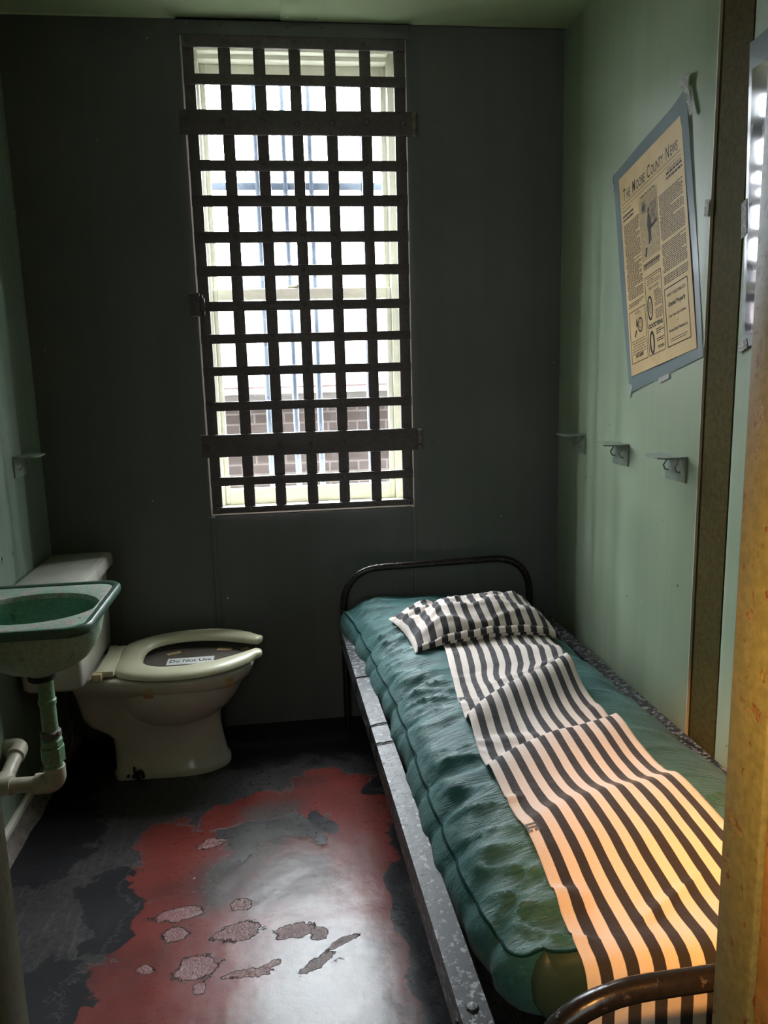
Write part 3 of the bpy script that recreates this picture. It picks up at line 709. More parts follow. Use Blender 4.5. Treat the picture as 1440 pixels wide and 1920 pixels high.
# green tail piece with couplings
D = (0.193, -0.832)
tp = MB()
tp.tube([(*D, .575), (*D, .395)], .0215, 18)
tp.tube([(*D, .515), (*D, .512), (*D, .500), (*D, .497)], [.0215, .0245, .0245, .0215], 18)
drn = tp.build('tailpiece', 'green_pipe', snk)
m = MB().tube([(*D, .422), (*D, .418), (*D, .405), (*D, .400)], [.022, .028, .029, .024], 18); m.tube([(D[0]+.012, D[1]-.01, .412), (D[0]+.03, D[1]-.016, .416)], .006, 8); m.build('clamp', 'hinge', drn)
m = MB().tube([(*D, .396), (*D, .393), (*D, .378), (*D, .374)], [.024, .030, .030, .026], 8)
m.tube([(*D, .374), (*D, .372), (*D, .330), (*D, .326)], [.026, .033, .033, .027], 8)
m.tube([(*D, .328), (*D, .3125)], .0235, 16); m.build('union_nut', 'green_pipe', snk, smooth=25)
# white waste pipe
wp = thing('waste_pipe', 'dirty white plastic waste pipe running from under the basin into the left wall', 'pipe', (0.12, -0.80, 0.26))
def elbow(pts, r, name='elbow'):
    return MB().tube(fillet(pts, .028, 10), r, 18).build(name, 'pvc', wp, smooth=50)
elbow([(*D, .312), (*D, .262), (D[0]-.055, D[1], .262)], .029)
MB().cyl((D[0]-.04, D[1], .262), (.02, D[1], .262), .0215, 18).build('pipe', 'pvc', wp)
m = MB().cyl((.072, D[1], .262), (.0, D[1], .262), .0275, 18); m.cyl((.045, D[1], .262), (.045, D[1]+.04, .264), .027, 18); m.build('tee', 'pvc', wp)
MB().cyl((.045, D[1]+.03, .264), (.042, -.66, .290), .0205, 18).build('pipe', 'pvc', wp)
elbow([(.0425, -.70, .285), (.0415, -.650, .292), (.0, -.648, .292)], .0265)

# ------------------------------------------------------------------ wall brackets
def bracket(label, x, y0, sgn):
    """folded steel shelf bracket: wall plate, slotted shelf, two hooks. sgn -1 on the right wall"""
    L = .115; t = thing('wall_bracket', label, 'wall bracket', (x, y0+L/2, 1.07), 'steel brackets fixed to the cell walls')
    def X(d): return x+sgn*d
    def bx(mb, d0, d1, ya, yb, za, zb, bv=.0008): mb.box(min(X(d0), X(d1)), max(X(d0), X(d1)), ya, yb, za, zb, bv)
    m = MB(); bx(m, .0005, .005, y0, y0+L, 1.066, 1.137); m.build('wall_plate', 'steel_green', t)
    m = MB(); pl = [(.001, y0), (.066, y0), (.080, y0+.012), (.080, y0+L-.030), (.058, y0+L), (.001, y0+L)]
    m.loft([[(X(a), b, z) for a, b in pl] for z in (1.132, 1.1365)])
    bx(m, .030, .040, y0+.03, y0+L-.02, 1.1365, 1.1372, 0)
    m.build('shelf', 'steel_green', t, smooth=30)
    for yy in (y0+.022, y0+L-.026):
        MB().tube([(X(.012), yy, 1.132), (X(.016), yy, 1.118), (X(.024), yy, 1.106), (X(.018), yy, 1.094), (X(.008), yy, 1.092)], .0025, 6).build('hook', 'steel_green', t)
    return t
MAT['steel_green'] = plain('bracket_paint', (0.21, 0.255, 0.21), 0.35, var=0.2, scale=40, bump=0.1)
bracket('green steel bracket on the right wall nearest the dark corner by the window', RW, -.285, -1)
bracket('middle of the three green steel brackets on the right wall', RW, -.648, -1)
bracket('green steel bracket on the right wall nearest the olive post', RW, -1.010, -1)
bracket('dark steel bracket on the left wall above the toilet tank', 0.0, -.309, 1)
m = MB()
for y, z in ((-.404, .842), (-.501, .845), (-.135, .856)): m.dome((0.0, y, z), (1, 0, 0), .006, .004); m.dome((0.0, y+.004, z-.010), (1, 0, 0), .009, .0012)
struct(m.build('trim_9', 'hinge'))
# ------------------------------------------------------------------ newspaper poster
TL, TR, BL, BR = (Vector((0, -.524, 1.942)), Vector((0, -.905, 2.019)), Vector((0, -.659, 1.345)), Vector((0, -1.042, 1.436)))
Uv = (TR-TL); PW = Uv.length; Uv.normalize(); Vv = (TL-BL); PH = Vv.length; Vv.normalize()
np_ = thing('newspaper_poster', 'laminated yellowed newspaper front page taped askew to the right wall', 'poster', (RW, -.78, 1.68))
def P(u_, v_, d):   # u right, v up from the paper's bottom left corner, d off the wall
    q = BL+Uv*u_+Vv*v_; return (RW-d, q.y, q.z)
def sheet_quad(mb, u0, u1, v0, v1, d0, d1, n=1):
    a = [P(u0, v0, d0), P(u1, v0, d0), P(u1, v1, d0), P(u0, v1, d0)]; b = [P(u0, v0, d1), P(u1, v0, d1), P(u1, v1, d1), P(u0, v1, d1)]
    mb.loft([a, b])
# laminate, bowed off the wall at its top near corner
LQ = [Vector((0, -.644, 1.294)), Vector((0, -1.069, 1.400)), Vector((0, -.933, 2.074)), Vector((0, -.470, 1.966))]
def bow(s_, t_): return 0.0022 + 0.010*max(0, s_-.8)/.2*max(0, t_-.35) + 0.0012*math.sin(9*s_+4*t_)
m = MB(); n_ = 16; vs = []
for lay in (0, .0004):
    for j in range(n_+1):
        for i in range(n_+1):
            s_, t_ = i/n_, j/n_
            q = (LQ[0]*(1-s_)+LQ[1]*s_)*(1-t_)+(LQ[3]*(1-s_)+LQ[2]*s_)*t_
            vs.append((RW-bow(s_, t_)-lay, q.y, q.z))
fs = []
for L_ in (0, 1):
    o_ = L_*(n_+1)**2
    for j in range(n_):
        for i in range(n_):
            a = o_+j*(n_+1)+i; fs.append((a, a+1, a+n_+2, a+n_+1) if L_ else (a+n_+1, a+n_+2, a+1, a))
m.add(vs, fs).build('laminate', 'laminate', np_, smooth=60)
m = MB(); sheet_quad(m, 0, PW, 0, PH, .0046, .0050)
pap = m.build('paper', 'newsprint', np_, smooth=0)
def put_text(txt, size, u_, v_, align='CENTER', xs=1.0, shear=0, mat='news_ink', name='headline', bold=0.0, vsc=1.0):
    vs_, fs_ = text_mesh(txt, size, 0, align, xs, shear, bold)
    MB().add([P(u_+x, v_+y*vsc, .0053) for x, y, z in vs_], fs_).build(name, mat, pap, smooth=0)
# masthead with larger initials
mast = MB(); cu = 0
parts = [('T', 1), ('HE ', 0), ('M', 1), ('OORE ', 0), ('C', 1), ('OUNTY ', 0), ('N', 1), ('EWS', 0)]
runs = []
for t_, big in parts:
    sz = .050 if big else .037
    vs_, fs_ = text_mesh(t_.strip(), sz, 0, 'LEFT', .78, .18, 0.0004)
    w_ = max(x for x, _, _ in vs_)-min(0, min(x for x, _, _ in vs_)); runs.append((vs_, fs_, cu)); cu += w_+.004+(.012 if t_.endswith(' ') else 0)
sc_ = (PW-.045)/cu
for vs_, fs_, c0 in runs: mast.add([P(.022+(x+c0)*sc_, PH-.078+y, .0053) for x, y, z in vs_], fs_)
mast.build('masthead', 'news_ink', pap, smooth=0)
rl = MB()
def rule(u0, u1, v_, h): sheet_quad(rl, u0, u1, v_-h/2, v_+h/2, .0051, .0054)
def vrule(u_, v0, v1, w_): sheet_quad(rl, u_-w_/2, u_+w_/2, v0, v1, .0051, .0054)
rule(.012, PW-.012, PH-.086, .0012); rule(.012, PW-.012, PH-.098, .0009)
def frame(u0, u1, v0, v1, w_=.0022):
    rule(u0, u1, v0, w_); rule(u0, u1, v1, w_); vrule(u0, v0, v1, w_); vrule(u1, v0, v1, w_)
frame(.012, .118, .035, .190); frame(.128, .226, .035, .262); frame(.240, .365, .035, .195, .003)
frame(.122, .232, PH-.300, PH-.120, .0008)
rl.build('rule_lines', 'news_ink', pap, smooth=0)
# body copy: broken lines of print in four columns
bc = MB(); rng = random.Random(3)
def copy_block(u0, u1, v0, v1, step=.0050, h=.0025):
    v_ = v1
    while v_ > v0:
        if rng.random() < .06: v_ -= step*1.6; continue
        u_ = u0+(.006 if rng.random() < .12 else 0); e_ = u1 if rng.random() > .15 else lerp(u0, u1, rng.uniform(.45, .95))
        while u_ < e_-.004:
            w_ = rng.uniform(.005, .018); w_ = min(w_, e_-u_)
            sheet_quad(bc, u_, u_+w_, v_, v_+h, .0051, .0053); u_ += w_+.0022
        v_ -= step
copy_block(.014, .116, .200, PH-.155); copy_block(.242, PW-.014, .205, PH-.150)
copy_block(.126, .228, .275, PH-.345); copy_block(.014, .070, PH-.115, PH-.110); copy_block(.30, PW-.014, PH-.112, PH-.108)
copy_block(.180, .222, .130, .205, .0042, .0018); copy_block(.020, .110, .060, .098, .0075, .002); copy_block(.140, .220, .235, .255, .006, .0018)
copy_block(.178, .222, .062, .10, .006, .003); copy_block(.126, .228, PH-.335, PH-.312); copy_block(.255, .35, .045, .052, .006, .002)
bc.build('body_copy', 'news_ink', pap, smooth=0)
for (u0, u1, vv_, h_) in ((.014, .085, PH-.128, .006), (.292, PW-.012, PH-.118, .006)):
    hd = MB()
    for v_ in (vv_, vv_-.012):
        u_ = u0
        while u_ < u1:
            w_ = rng.uniform(.009, .02); sheet_quad(hd, u_, min(u_+w_, u1), v_, v_+h_, .0051, .0054); u_ += w_+.003
    hd.build('subhead', 'news_ink', pap, smooth=0)
put_text('A Special Day for the Town', .0105, .177, PH-.117, bold=.0004, xs=.8); put_text('A Report Found the Money', .011, .177, PH-.318, bold=.0004, xs=.8)
# picture: figure by a window, dark square at upper left
m = MB(); sheet_quad(m, .125, .229, PH-.297, PH-.123, .0051, .0053); pic = m.build('picture', 'halftone_light', pap, smooth=0)
m = MB(); sheet_quad(m, .135, .163, PH-.165, PH-.132, .0054, .0056); sheet_quad(m, .186, .224, PH-.215, PH-.150, .0054, .0056)
def blob_poly(mb, pts, d0=.0056, d1=.0058): mb.loft([[P(a, b, d0) for a, b in pts], [P(a, b, d1) for a, b in pts]])
m.build('picture_panel', 'halftone', pic, smooth=0)
m = MB()
blob_poly(m, [(.166, PH-.205), (.172, PH-.176), (.180, PH-.172), (.184, PH-.182), (.190, PH-.205), (.186, PH-.228), (.168, PH-.226)])
blob_poly(m, [(.170, PH-.226), (.178, PH-.226), (.176, PH-.262), (.169, PH-.262)]); blob_poly(m, [(.179, PH-.226), (.186, PH-.226), (.186, PH-.258), (.180, PH-.258)])
blob_poly(m, [(.170, PH-.172), (.176, PH-.158), (.184, PH-.160), (.183, PH-.172)]); blob_poly(m, [(.186, PH-.212), (.224, PH-.206), (.224, PH-.214), (.187, PH-.222)])
blob_poly(m, [(.142, PH-.290), (.150, PH-.265), (.158, PH-.268), (.150, PH-.292)]); blob_poly(m, [(.141, PH-.142), (.157, PH-.139), (.156, PH-.155), (.142, PH-.159)])
m.build('picture_figure', 'news_ink', pic, smooth=0)
# adverts
def ring(mb, cu_, cv_, ru, rv, w_):
    N_ = 28; a = []; b = []
    for j in range(N_):
        t = 2*math.pi*j/N_; a.append((cu_+ru*math.cos(t), cv_+rv*math.sin(t))); b.append((cu_+(ru-w_)*math.cos(t), cv_+(rv-w_)*math.sin(t)))
    vs_ = [P(p[0], p[1], .0054) for p in a]+[P(p[0], p[1], .0054) for p in b]
    mb.add(vs_, [(j, (j+1) % N_, N_+(j+1) % N_, N_+j) for j in range(N_)])
m = MB(); ring(m, .082, .140, .017, .022, .005); ring(m, .082, .140, .008, .011, .002); ring(m, .083, .168, .008, .011, .0015)
ring(m, .150, .170, .017, .036, .007); ring(m, .150, .170, .006, .018, .003); ring(m, .150, .070, .016, .034, .009)
blob_poly(m, [(.056, .152), (.060, .166), (.064, .152), (.066, .138), (.056, .138)], .0052, .0055); blob_poly(m, [(.040, .112), (.052, .130), (.058, .128), (.046, .110)], .0052, .0055)
m.build('advert_drawing', 'news_ink', pap, smooth=0)
put_text('ALL SET', .012, .066, .176, xs=.7, bold=.0002); put_text('MR T. NEVER', .014, .066, .048, xs=.62, bold=.0004)
put_text('Figure it out for', .013, .178, .222, xs=.72, shear=.3, bold=.0002); put_text('yourself!', .012, .192, .208, xs=.72, shear=.3, bold=.0002)
put_text('GOODYEAR', .017, .176, .112, xs=.92, bold=.0009); put_text('TIRE MEN', .012, .200, .046, xs=.75, bold=.0004)
put_text('WANT YOUR TOBACCO', .0115, .303, .171, xs=.78, bold=.0004); put_text('Graded Properly', .0165, .303, .143, xs=.82, bold=.0007)
put_text('Under Proper Light Conditions?', .0098, .303, .113, xs=.74, bold=.0004); put_text('try', .008, .303, .096)
put_text('Farmers Burley Warehouse Co.', .0105, .303, .073, xs=.74, bold=.0005)
# tapes on the poster
def tape(q0, q1, w_, mat, name='tape', dz=.004):
    a, b = Vector((0, *q0)), Vector((0, *q1)); d = (b-a).normalized(); nn = Vector((0, -d.z, d.y))*w_/2
    m_ = MB(); pts_ = [a-nn, b-nn, b+nn, a+nn]
    m_.loft([[(RW-dz, p.y, p.z) for p in pts_], [(RW-dz-.0006, p.y, p.z) for p in pts_]]); return m_.build(name, mat, np_, smooth=0)
tape((-.912, 2.095), (-.955, 2.088), .030, 'foil', dz=.014); tape((-.935, 2.085), (-.975, 2.00), .018, 'foil', dz=.0125)
tape((-.640, 1.285), (-.655, 1.320), .022, 'clear_tape'); tape((-.46, 1.95), (-.48, 1.92), .025, 'clear_tape'); tape((-.835, 1.335), (-.895, 1.350), .014, 'clear_tape')
tape((-1.06, 1.78), (-1.055, 1.74), .018, 'foil', dz=.006)
# second poster nearer the doorway
p2 = thing('glossy_poster', 'glossy laminated poster at the right edge, mostly hidden by the door jamb', 'poster', (RW, -1.45, 1.76))
def Q(u_, v_, d): return (RW-d, -1.205-u_*.998-.035*(1-v_/.68)+.0*v_, 1.418+v_*1.0+u_*.09)
k = N('glossy_print'); v = k.geo()
f = k.noise(k.mapping(v, sc=(1, 3.2, 2.2)), 3.4, 3, 0.5, 0.8)
c = k.mix(k.ramp(f, 0.50, 0.53), (0.46, 0.40, 0.42), (0.13, 0.125, 0.135))
c = k.mix(k.ramp(k.sep(v)[2], 1.90, 1.905), c, (0.16, 0.17, 0.13))
k.bsdf(c, 0.07, 0, 0.6, k.bump(k.noise(v, 9, 3, 0.5), 0.08, 0.006), Coat_Weight=0.6, Coat_Roughness=0.03)
MAT['gloss_print'] = k.m
a = [(0, 0), (.46, 0), (.46, .66), (0, .66)]
MB().loft([[Q(x, y, .003) for x, y in a], [Q(x, y, .0036) for x, y in a]]).build('laminate', 'laminate', p2, smooth=0)
a = [(.012, .03), (.45, .03), (.45, .60), (.012, .60)]
MB().loft([[Q(x, y, .0037) for x, y in a], [Q(x, y, .0041) for x, y in a]]).build('print', 'gloss_print', p2, smooth=0)
for (u_, v_, w_, h_) in ((-.010, -.012, .035, .03), (-.012, .245, .022, .085)):
    a = [(u_, v_), (u_+w_, v_+.008), (u_+w_-.004, v_+h_), (u_-.002, v_+h_-.006)]
    MB().loft([[Q(x, y, .0037) for x, y in a], [Q(x, y, .0052) for x, y in a]]).build('tape', 'foil', p2, smooth=0)

# ------------------------------------------------------------------ bed frame
def rail_l(y): return 1.055+(-y-.09)*.0277
def rail_r(y): return 1.872+(-y-.09)*.022
YH, YF = -.095, -2.225
bed = thing('bed_frame', 'black chipped iron cot frame with bent-tube head and foot along the right wall', 'bed frame', (1.46, -1.16, 0))
def side_rail(fx, sgn):
    rings = []
    for i in range(25):
        y = lerp(YH+.02, YF-.01, i/24); x = fx(y); T = .005
        p = [(0, .355), (0, .420), (.047, .420), (.047, .415), (T, .415), (T, .355)]
        rings.append([(x+sgn*a, y, z) for a, z in p])
    m = MB().loft(rings)
    for y in (-.16, -1.955, -2.12): m.dome((fx(y)+sgn*.022, y, .420), (0, 0, 1), .011, .006)
    for y in (-.20, -1.95): m.dome((fx(y), y, .388), (-sgn, 0, 0), .010, .005)
    return m.build('side_rail', 'steel_black', bed, smooth=30)
rl_ = side_rail(rail_l, 1); side_rail(rail_r, -1)
def end_tube(name, y, xa, xb, zl, zr, r=.0135):
    pts = fillet([(xa, y, 0.0), (xa, y, zl), (xb, y, zr), (xb, y, 0.0)], .155, 12)
    return MB().tube(pts, r, 16).build(name, 'tube_black', bed, smooth=60)
end_tube('headboard', YH, 1.074, 1.806, .640, .652)
end_tube('footboard', YF, 1.128, 1.868, .672, .684, .0142)
for nm, y, xa, xb in (('head_crossbar', YH, 1.074, 1.80), ('foot_crossbar', YF, 1.128, 1.865)):
    MB().box(xa-.01, xb+.05, y-.004, y+.004, .362, .412, .002).build(nm, 'tube_black', bed)
m = MB()   # link springs and wires carrying the mattress
for i in range(17):
    y = lerp(-.22, -2.1, i/16); m.tube([(rail_l(y)+.046, y, .400), (rail_l(y)+.09, y, .362), (rail_r(y)-.09, y, .362), (rail_r(y)-.046, y, .400)], .0022, 6)
for i in range(7):
    t = (i+1)/8; m.tube([(lerp(rail_l(YH), rail_r(YH), t), YH-.01, .358), (lerp(rail_l(YF), rail_r(YF), t), YF+.01, .358)], .0022, 6)
m.build('wire_base', 'tube_black', bed)
# springs hooked to the left rail, and wire ties bound round it
for y in (-1.39, -.97, -.73):
    pts = []
    for i in range(40):
        t = i/39; a = t*2*math.pi*6; pts.append((rail_l(y)+.036+.045*t, y+.004*math.cos(a), .416-.004*t+.004*math.sin(a)))
    MB().tube(pts, .0011, 5).build('spring', 'hinge', bed)
for y in (-.62, -.965, -1.075):
    x = rail_l(y); rnd = random.Random(int(-y*1000))
    pts = [(x-.0025, y-.006, .375), (x-.0025, y-.004, .422)]+[(x+.048*i/6, y-.003+rnd.uniform(-.003, .003)+.010*i/6, .4225) for i in range(7)]+[(x+.056, y+.012, .405)]
    MB().tube(pts, .0018, 6).build('wire_tie', 'rust_black', bed)

# ------------------------------------------------------------------ mattress
YM0, YM1 = -.125, -1.935
def mxl(y): return interp(-y, [.12, .5, .68, .88, 1.11, 1.42, 1.65, 1.76, 1.935], [1.088, 1.126, 1.134, 1.152, 1.157, 1.158, 1.166, 1.174, 1.205])
def mxr(y): return interp(-y, [.12, .43, .75, 1.09, 1.42, 1.935], [1.735, 1.765, 1.793, 1.812, 1.838, 1.860])
def top_z(x, y):
    xl, xr = mxl(y), mxr(y); s_ = max(0.0, min(1.0, (x-xl)/(xr-xl)))
    f_ = 1-abs(2*s_-1)**4.2
    e = .462+.024*sstep(-.45, -.15, y)*(1-s_)
    z = e+.072*f_*(1-.25*sstep(-.35, -.13, y))
    z -= .050*f_*sstep(-1.66, -1.935, y)**1.3
    return z
CREASE = [(-.33, .20, .05), (-.50, -.35, .035), (-.63, .30, .03), (-.80, -.15, .032), (-.93, .25, .028), (-1.08, -.1, .03), (-1.22, .30, .03),
          (-1.38, -.25, .034), (-1.52, .35, .028), (-1.64, .1, .03), (-1.76, .55, .03), (-1.86, .9, .025)]
def crease(x, y, lefty=True):
    d = (x-mxl(y)); h = 0
    for y0, kk, w_ in CREASE:
        h -= .015*math.exp(-((y-y0-kk*d)/(w_*.8))**2)*math.exp(-(max(0, d)/.12)**1.4)
    dr = mxr(y)-x
    for y0, kk, w_ in CREASE[::2]:
        h -= .012*math.exp(-((y-y0+.08+.5*dr)/(w_*1.3))**2)*math.exp(-(max(0, dr)/.12)**1.4)
    h += .006*mnoise.noise(Vector((x*7, y*13, 2.0)))*sstep(0, .05, d)
    q1 = y+.45*d+.03*mnoise.noise(Vector((x*6, y*5, 9)))
    rg = 1-abs(mnoise.noise(Vector((d*2.6, q1*13.0, 5.0))))*2.6
    h += .013*max(0, rg)**2.0*sstep(.004, .04, d)*(1-sstep(.09, .20, d))
    rg = 1-abs(mnoise.noise(Vector((d*5.0, (y-.6*d)*24.0, 3.0))))*2.4
    h += .005*max(0, rg)**2.0*sstep(.0, .03, d)*(1-sstep(.08, .17, d))
    rg = 1-abs(mnoise.noise(Vector((x*3.0, (y-.35*x)*9.0, 8.0))))*2.2
    h += .006*max(0, rg)**2.5*sstep(.015, .05, d)
    return h
def scallop(y):
    s_ = 0
    for y0, kk, w_ in CREASE: s_ += .008*math.exp(-((y-y0)/.025)**2)
    return s_
NV, NT = 300, 90
rings = []
for j in range(NV+1):
    y = lerp(YM0, YM1, j/NV)
    # rounded plan corners at the foot, a pulled-out corner at the head
    cf = max(0.0, 1-((YM0 and (y-YM1))/.055)); inset = .045*(1-math.sqrt(max(0, 1-cf*cf))) if cf > 0 else 0
    ch = sstep(-.30, -.125, y); ear = -.016*ch
    xl, xr = mxl(y)+scallop(y)+ear+inset, mxr(y)-inset
    ring = []
    for i in range(NT+1):
        q = i/NT; q = 0.5-0.5*math.cos(math.pi*q); x = lerp(xl, xr, q)
        ring.append((x, y, top_z(x, y)+crease(x, y)))
    zl, zr = ring[0][2], ring[-1][2]; bl = .016+.010*mnoise.noise(Vector((3, y*9, 0)))
    for q, o_ in ((.2, .6), (.45, 1.0), (.75, .85), (.95, .2)): ring.append((xr+.02*o_, y, lerp(zr, .368, q)))
    for i in range(9): ring.append((lerp(xr-.01, xl+.012, i/8), y, .366))
    for q, o_ in ((.95, .2), (.75, .85), (.45, 1.05), (.2, .7)): ring.append((xl-bl*o_*1.4, y, lerp(zl, .368, q)))
    rings.append(ring)
def shrink(r_, dy, f_):
    zc_ = .42; xc_ = (r_[0][0]+r_[NT][0])/2
    return [(xc_+(x-xc_)*(1-(1-f_)*.06), y+dy, zc_+(z-zc_)*f_) for x, y, z in r_]
rings = [shrink(rings[0], .010, .70)]+rings
m = MB().loft(rings, True, False)
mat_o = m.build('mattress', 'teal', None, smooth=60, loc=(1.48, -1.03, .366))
tag(mat_o, 'thin teal green cloth mattress with puckered edges lying on the iron cot', 'mattress')
last = rings[-1]
er = [last]+[[(lerp(x, 1.53, .004*k_*k_), y-.007*k_-.006*math.sin(6*x), lerp(z, .415, .05*k_*k_)) for x, y, z in last] for k_ in (1, 2)]
er += [[(lerp(x, 1.53, .12), y-.019-.006*math.sin(6*x), lerp(z, .415, .65)) for x, y, z in last]]
MB().loft(er, False, True).build('foot_panel', 'teal_end', mat_o, smooth=60)
pts = [(r_[0][0]-.001, r_[0][1], r_[0][2]+.001) for r_ in rings[2:]]
pts += [(x, y-.004, z+.001) for x, y, z in last[2:NT-1]]
MB().tube(pts, .0026, 6).build('piping', 'piping', mat_o, smooth=60)

# ------------------------------------------------------------------ striped sheet folded down the mattress
def sxl(y): return interp(-y, [.55, .72, 1.10, 1.40, 1.70, 1.88, 2.0], [1.355, 1.338, 1.297, 1.282, 1.294, 1.300, 1.300])
def sxr(y): return interp(-y, [.55, .65, .82, .90, .96, 1.0, 1.05, 1.28, 1.56, 1.72, 2.0], [1.695, 1.690, 1.680, 1.662, 1.628, 1.618, 1.628, 1.636, 1.648, 1.668, 1.715])
RIDGE = [((1.28, -1.26), (1.62, -1.00), .068, .022, .090, .45), ((1.27, -1.475), (1.63, -1.30), .026, .016, .10, .6), ((1.28, -1.70), (1.64, -1.575), .018, .035, .12, .7),
         ((1.33, -.80), (1.67, -.78), .010, .03, .06, .6), ((1.32, -.98), (1.60, -.93), -.014, .04, .05, .3)]
def sheet_z(x, y): return max(top_z(x, y)+.009+max(-.004, fold(x, y)), top_z(x, y)+crease(x, y)+.006)
def fold(x, y):
    h = 0
    for a, b, hh, wb, wf, e0 in RIDGE:
        t = (x-a[0])/(b[0]-a[0]); yl = lerp(a[1], b[1], t)+.014*math.sin(t*5); d = y-yl
        w_ = wb if d > 0 else wf
        h += hh*math.exp(-(d/w_)**2)*lerp(e0, 1.0, max(0, min(1, t)))
    h += .0035*mnoise.noise(Vector((x*14, y*11, 7)))+.004*mnoise.noise(Vector((x*5, y*6, 3)))
    return h
ns, nt = 64, 200; SW = .0480*9.5
pos = []; uvs = []
yl_ = [lerp(-.60, -1.938, i/nt) for i in range(nt+1)]
vl = 0; prev = None
rows = []
for y in yl_:
    row = []
    for i in range(ns+1):
        s_ = i/ns; x = lerp(sxl(y), sxr(y), s_); yy = y-.10*(.5-s_)*sstep(-.75, -.60, y)*0
        row.append((x, yy, sheet_z(x, yy)))
    rows.append(row)
for q in range(1, 26):   # over the foot end and hanging down behind the tube
    row = []; dz = .20*q/25
    for i in range(ns+1):
        x0, y0, z0 = rows[nt][i]; s_ = i/ns
        row.append((x0+.012*q/25*s_, y0-.052*(1-math.exp(-q/1.6))-.006*math.sin(s_*9+1)*q/25, z0-dz*(1-math.exp(-q/2.2))))
    rows.append(row)
m = MB(); m.loft(rows, False, False, closed=False)
v_acc = [0]
for r0, r1 in zip(rows, rows[1:]): v_acc.append(v_acc[-1]+(Vector(r1[ns//2])-Vector(r0[ns//2])).length)
uvs = [(i/ns*SW, v_acc[j]) for j in range(len(rows)) for i in range(ns+1)]
sh = m.build('striped_sheet', 'stripe', None, smooth=80, loc=(1.46, -1.25, .5)); uv_set(sh, uvs)
sm = sh.modifiers.new('thickness', 'SOLIDIFY'); sm.thickness = .0022; sm.offset = 1
tag(sh, 'black and off-white striped cotton sheet laid in folds down the teal mattress', 'sheet')
def printed_mark(y, s_, sc):
    mb = MB(); x = lerp(sxl(y), sxr(y), s_)
    def q_(a, b, c_, d_):
        P4 = [(x+a*sc, y+b*sc), (x+c_*sc, y+b*sc), (x+c_*sc, y+d_*sc), (x+a*sc, y+d_*sc)]
        z_ = [sheet_z(px, py)+.0030 for px, py in P4]
        mb.loft([[(p[0], p[1], z) for p, z in zip(P4, z_)], [(p[0], p[1], z+.0004) for p, z in zip(P4, z_)]])
    q_(-.5, -.5, -.34, .5); q_(.34, -.5, .5, .5); q_(-.34, -.06, .34, .10); q_(-.34, .34, .34, .5); q_(-.3, -.46, -.1, -.25); q_(.08, -.40, .3, -.22)
    mb.build('printed_mark', 'ink', sh, smooth=0)
printed_mark(-1.10, .034, .020); printed_mark(-1.70, .030, .024)

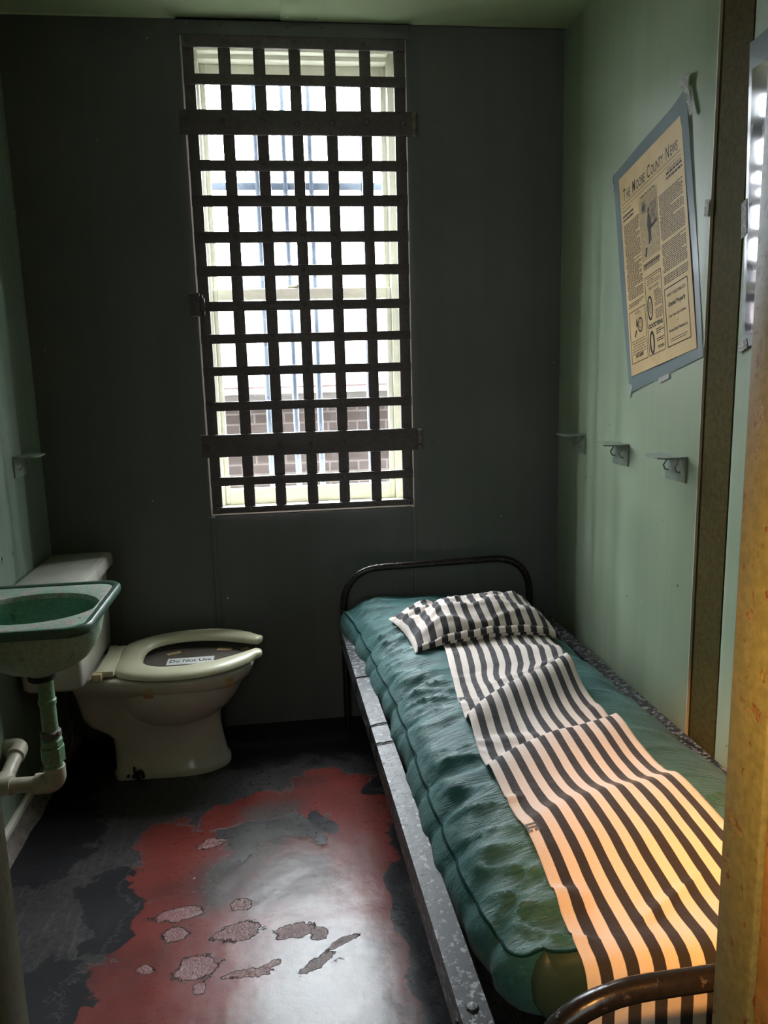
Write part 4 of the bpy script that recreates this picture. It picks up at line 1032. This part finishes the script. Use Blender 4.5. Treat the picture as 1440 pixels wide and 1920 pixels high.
# ------------------------------------------------------------------ striped pillow
LB, LF, RB, RF = (1.205, -.415), (1.245, -.738), (1.705, -.325), (1.735, -.665)
nu, nv = 72, 48
def pillow_pt(u_, v_, side):
    a, b = (u_+1)/2, (v_+1)/2
    bow_ = .030*(1-u_*u_)*(-v_) ; bowx = .012*(1-v_*v_)*(-u_)
    x = lerp(lerp(LB[0], LF[0], b), lerp(RB[0], RF[0], b), a)+bowx
    y = lerp(lerp(LB[1], LF[1], b), lerp(RB[1], RF[1], b), a)-bow_*(-.4 if v_ > 0 else -1)*(-1)
    th = max(0, (1-abs(u_)**3.2)*(1-abs(v_)**3.0))**.62
    base = max(top_z(x, y)+.014, sheet_z(x, y)+.004 if sxl(y)-.02 < x < sxr(y)+.02 and y < -.59 else 0)+.012*(1-b)
    if side > 0:
        z = base+.070*th*(1-.25*b)
        rl_y = -.12+.10*math.sin(u_*2.3+.6)+.05*math.sin(u_*6)
        z += .024*sstep(rl_y-.05, rl_y+.02, v_)*th**.4*sstep(-.80, -.55, u_)
        z -= .012*math.exp(-((v_-rl_y+.10)/.07)**2)*th
        z -= .014*math.exp(-((u_+.62+.25*v_)/.07)**2)*sstep(.35, -.5, v_)
        z -= .012*math.exp(-((u_-.05-.15*v_)/.06)**2)*sstep(.1, -.5, v_)
        z += .013*mnoise.noise(Vector((u_*2.6, v_*2.4, 4)))*th**.4
        rg = 1-abs(mnoise.noise(Vector((u_*1.6+.7*v_, v_*2.6, 11))))*2.4
        z += .012*max(0, rg)**2*th**.5+.003*mnoise.noise(Vector((u_*7, v_*7, 1)))*th**.3
    else:
        z = base-.004*th
    return (x, y, z)
m = MB(); vs = []; uvs = []
for side in (1, -1):
    for j in range(nv+1):
        for i in range(nu+1):
            u_ = math.sin((i/nu*2-1)*math.pi/2); v_ = math.sin((j/nv*2-1)*math.pi/2)
            vs.append(pillow_pt(u_, v_, side)); uvs.append(((u_+1)/2*.0480*11.6+.012+.012*(v_ > 2), (v_+1)/2*.36))
fs = []
for sd in (0, 1):
    o_ = sd*(nu+1)*(nv+1)
    for j in range(nv):
        for i in range(nu):
            a = o_+j*(nu+1)+i; q_ = (a, a+1, a+nu+2, a+nu+1); fs.append(q_ if sd == 0 else tuple(reversed(q_)))
def rimloop():
    L_ = [i for i in range(nu+1)]+[j*(nu+1)+nu for j in range(1, nv+1)]+[nv*(nu+1)+i for i in range(nu-1, -1, -1)]+[j*(nu+1) for j in range(nv-1, 0, -1)]
    return L_
L_ = rimloop(); o_ = (nu+1)*(nv+1)
for a, b in zip(L_, L_[1:]+L_[:1]): fs.append((a, o_+a, o_+b, b))
m.add(vs, fs)
pil = m.build('striped_pillow', 'stripe', None, smooth=80, loc=(1.46, -.54, .55)); uv_set(pil, uvs)
tag(pil, 'flat rumpled pillow in black and off-white striped cotton at the head of the cot', 'pillow')
# front hem of the pillowcase
rows = []
uvh = []
for j, (dv, dz) in enumerate(((0, .012), (.006, .004), (.010, -.004), (.008, -.010))):
    row = []
    for i in range(nu+1):
        u_ = -.97+1.94*i/nu; x, y, z = pillow_pt(u_, .985, 1)
        row.append((x, y-dv, max(top_z(x, y)+.014, z+dz*1.0+.002)))
        uvh.append(((u_+1)/2*.0480*11.6+.022, .36+j*.01))
    rows.append(row)
hm = MB().loft(rows, False, False, closed=False).build('hem', 'stripe', pil, smooth=80); uv_set(hm, uvh)
hm.modifiers.new('thickness', 'SOLIDIFY').thickness = .002
